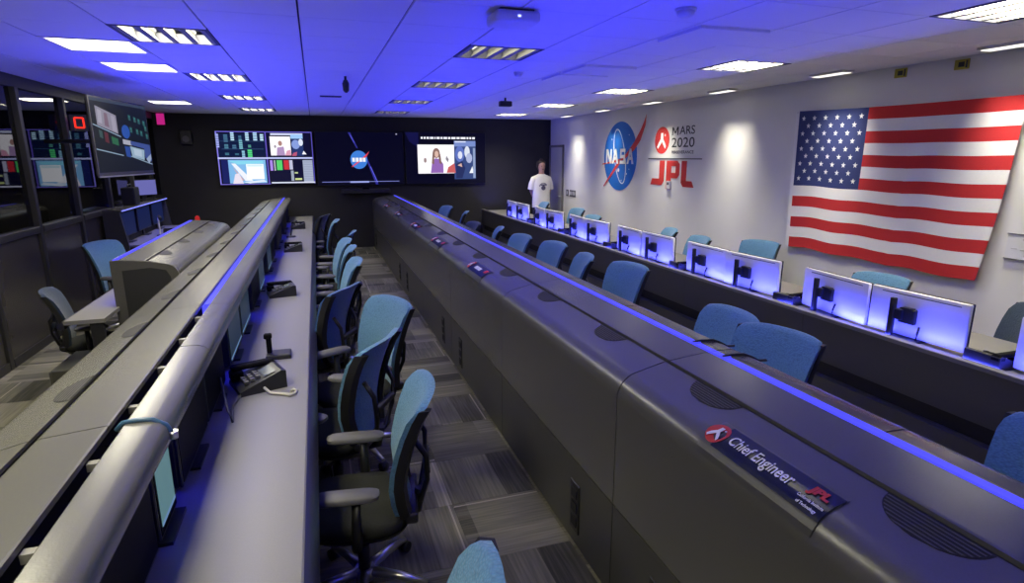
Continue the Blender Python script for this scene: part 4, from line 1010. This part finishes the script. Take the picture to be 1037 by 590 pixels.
# hung monitor on the left
def hung():
    p0 = Vector((-1.94, 6.46, 1.725)); p1 = Vector((-1.757, 7.77, 1.725)); c = (p0+p1)/2; d = (p1-p0); rz = math.atan2(d.y, d.x)-math.pi/2
    wd = d.length*.94; ht = .745
    t = thing('hung_monitor', 'large dark glossy monitor hung from the ceiling by the glass', 'screen', (c.x, c.y, c.z), rz)
    part('back_shell', 'black', t, lambda bm: box(bm, -.03, -.008, -wd/2+.02, wd/2-.02, .02, ht-.02, .01, 1))
    part('bezel', 'post', t, lambda bm: box(bm, -.008, .012, -wd/2, wd/2, 0, ht, .003, 1))
    part('screen', mat('mirror_screen', (.012, .016, .022), .05, spec=1.0, coat=1.0, noise=.01), t, lambda bm: box(bm, .012, .014, -wd/2+.015, wd/2-.015, .045, ht-.015))
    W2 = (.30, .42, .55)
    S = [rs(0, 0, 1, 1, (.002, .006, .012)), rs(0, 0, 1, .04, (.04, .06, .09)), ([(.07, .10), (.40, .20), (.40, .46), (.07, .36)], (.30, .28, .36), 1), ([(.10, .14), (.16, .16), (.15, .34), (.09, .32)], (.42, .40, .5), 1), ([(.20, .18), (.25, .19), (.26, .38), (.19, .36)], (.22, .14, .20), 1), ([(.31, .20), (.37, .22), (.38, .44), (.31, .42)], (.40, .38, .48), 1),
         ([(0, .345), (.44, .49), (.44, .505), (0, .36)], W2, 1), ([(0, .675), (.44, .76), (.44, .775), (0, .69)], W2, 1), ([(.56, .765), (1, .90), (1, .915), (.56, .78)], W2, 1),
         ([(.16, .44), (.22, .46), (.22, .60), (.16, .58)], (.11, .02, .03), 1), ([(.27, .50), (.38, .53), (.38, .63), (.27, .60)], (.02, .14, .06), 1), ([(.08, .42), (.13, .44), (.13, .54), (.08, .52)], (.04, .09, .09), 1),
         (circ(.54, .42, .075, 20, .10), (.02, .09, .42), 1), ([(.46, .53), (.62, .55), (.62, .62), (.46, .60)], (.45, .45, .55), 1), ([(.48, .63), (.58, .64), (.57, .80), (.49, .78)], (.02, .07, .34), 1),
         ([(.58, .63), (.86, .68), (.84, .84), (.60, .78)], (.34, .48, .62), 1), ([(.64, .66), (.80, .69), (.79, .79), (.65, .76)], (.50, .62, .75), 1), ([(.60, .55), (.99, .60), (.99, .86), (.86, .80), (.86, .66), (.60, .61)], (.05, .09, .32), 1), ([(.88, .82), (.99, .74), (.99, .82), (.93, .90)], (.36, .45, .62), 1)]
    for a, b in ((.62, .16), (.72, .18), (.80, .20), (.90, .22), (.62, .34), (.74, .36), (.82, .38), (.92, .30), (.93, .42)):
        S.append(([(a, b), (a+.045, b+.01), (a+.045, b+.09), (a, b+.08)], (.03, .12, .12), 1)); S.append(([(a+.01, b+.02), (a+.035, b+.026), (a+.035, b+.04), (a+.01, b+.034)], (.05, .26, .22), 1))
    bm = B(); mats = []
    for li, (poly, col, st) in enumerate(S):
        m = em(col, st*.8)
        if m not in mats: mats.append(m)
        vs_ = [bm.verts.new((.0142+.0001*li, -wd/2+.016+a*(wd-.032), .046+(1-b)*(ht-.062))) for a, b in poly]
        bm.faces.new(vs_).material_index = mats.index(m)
    obj('picture', bm, mats, t)  # dim emission repeats the mirrored video wall, like a painted reflection
    part('silver_strip', 'alu', t, lambda bm: box(bm, .008, .016, -wd/2, wd/2, .0, .012))
    part('wall_arm', 'black', t, lambda bm: (tube(bm, [(-.06, 0, .35), (-.45, .12, .35), (-.80, .16, .35)], .022, 10), box(bm, -.075, -.028, -.15, .15, .25, .45)))
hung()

# ------------------------------------------------------------------ person
def person():
    px, py = 4.70, 12.2
    t = thing('person', 'person in an oversized white printed t-shirt standing in the corner', 'person', (px, py, 0), R(0))
    me = bpy.data.meshes.new('body'); H = 1.82/1.80
    V = [(0, 0, .95, .13, .10), (0, .0, 1.15, .13, .09), (0, 0, 1.38, .16, .095), (0, 0, 1.50, .06, .06), (0, -.01, 1.57, .055, .058), (0, -.02, 1.64, .082, .09), (0, -.02, 1.72, .086, .095), (0, -.015, 1.78, .05, .06),
         (.09, 0, .88, .09, .09), (.10, -.01, .50, .058, .06), (.10, .02, .10, .04, .045), (.10, -.10, .04, .04, .03),
         (-.09, 0, .88, .09, .09), (-.10, -.01, .50, .058, .06), (-.10, .02, .10, .04, .045), (-.10, -.10, .04, .04, .03),
         (.19, .0, 1.42, .055, .055), (.22, .05, 1.16, .042, .042), (.12, .14, 1.00, .034, .034), (.03, .15, .98, .03, .02),
         (-.19, .0, 1.42, .055, .055), (-.22, .05, 1.16, .042, .042), (-.12, .14, 1.00, .034, .034), (-.03, .15, .98, .03, .02)]
    E = [(0, 1), (1, 2), (2, 3), (3, 4), (4, 5), (5, 6), (6, 7), (0, 8), (8, 9), (9, 10), (10, 11), (0, 12), (12, 13), (13, 14), (14, 15), (2, 16), (16, 17), (17, 18), (18, 19), (2, 20), (20, 21), (21, 22), (22, 23)]
    me.from_pydata([(a, b, c*H) for a, b, c, _, _ in V], E, [])
    me.materials.append(M['skin'])
    o = bpy.data.objects.new('body', me); C.objects.link(o); o.parent = t
    sk = o.modifiers.new('skin', 'SKIN'); sk.use_smooth_shade = True
    for i, v in enumerate(V): me.skin_vertices[0].data[i].radius = (v[3], v[4])
    me.skin_vertices[0].data[0].use_root = True
    o.modifiers.new('sub', 'SUBSURF').levels = 2; o.modifiers['sub'].render_levels = 2
    def shirt(bm):
        rings = [(.80, .20, .15), (.95, .195, .145), (1.15, .19, .135), (1.32, .19, .13), (1.42, .185, .115), (1.475, .14, .09), (1.51, .075, .07)]
        loft(bm, [ell(0, .0, z*H, a, b, 24, 2.4) for z, a, b in rings], False)
        for s in (-1, 1):
            pts = [(s*.10, 0, 1.425*H), (s*.165, .005, 1.40*H), (s*.205, .02, 1.30*H), (s*.225, .03, 1.18*H)]
            tube(bm, pts, [.07, .078, .078, .074], 14, False)
    part('shirt', 'shirt', t, shirt, 60)
    part('trousers', 'pants', t, lambda bm: [loft(bm, [ell(s*.10, .01, .08*H, .07, .075), ell(s*.10, 0, .5*H, .085, .09), ell(s*.095, 0, .84*H, .105, .12)]) for s in (-1, 1)], 60)
    part('hair', 'hair', t, lambda bm: (loft(bm, [ell(0, .03, 1.60*H, .075, .06, 18), ell(0, .03, 1.68*H, .098, .085, 18), ell(0, .012, 1.755*H, .098, .10, 18), ell(0, .01, 1.79*H, .075, .08, 18), ell(0, .01, 1.805*H, .03, .03, 18)]),
                                         loft(bm, [ell(0, .02, 1.795*H, .035, .035), ell(0, .02, 1.82*H, .04, .04), ell(0, .02, 1.835*H, .02, .02)])), 60)
    def face(bm):
        for s in (-1, 1): box(bm, s*.032-.013, s*.032+.013, -.115, -.100, 1.675*H, 1.687*H, .003, 1)
        box(bm, -.022, .022, -.108, -.098, 1.607*H, 1.615*H, .002, 1)
    part('eyes_and_mouth', 'hair', t, face)
    part('nose', 'skin', t, lambda bm: loft(bm, [ell(0, -.112, 1.635*H, .014, .016, 8), ell(0, -.11, 1.65*H, .011, .014, 8), ell(0, -.10, 1.68*H, .007, .008, 8)]))
    def prt(bm):
        f = lambda a, b, d=0: (a, -.1355-d+(.02*(abs(a)/.1)**2), (1.24+b)*H)
        flat(bm, circ(0, -.02, .05, 18), f, .006, .002)
        for k in range(7):
            th = R(35+k*18.3); th2 = R(35+k*18.3+12)
            flat(bm, [(r_*math.cos(q), -.02+r_*math.sin(q)) for r_, q in ((.085, th), (.085, th2), (.11, th2), (.11, th))], f, .006, .002)
        flat(bm, rect(-.07, .03, .07, .055), f, .006, .002)
    part('shirt_print', mat('shirt_ink', (.10, .09, .16), .7, noise=.1), t, prt)
person()
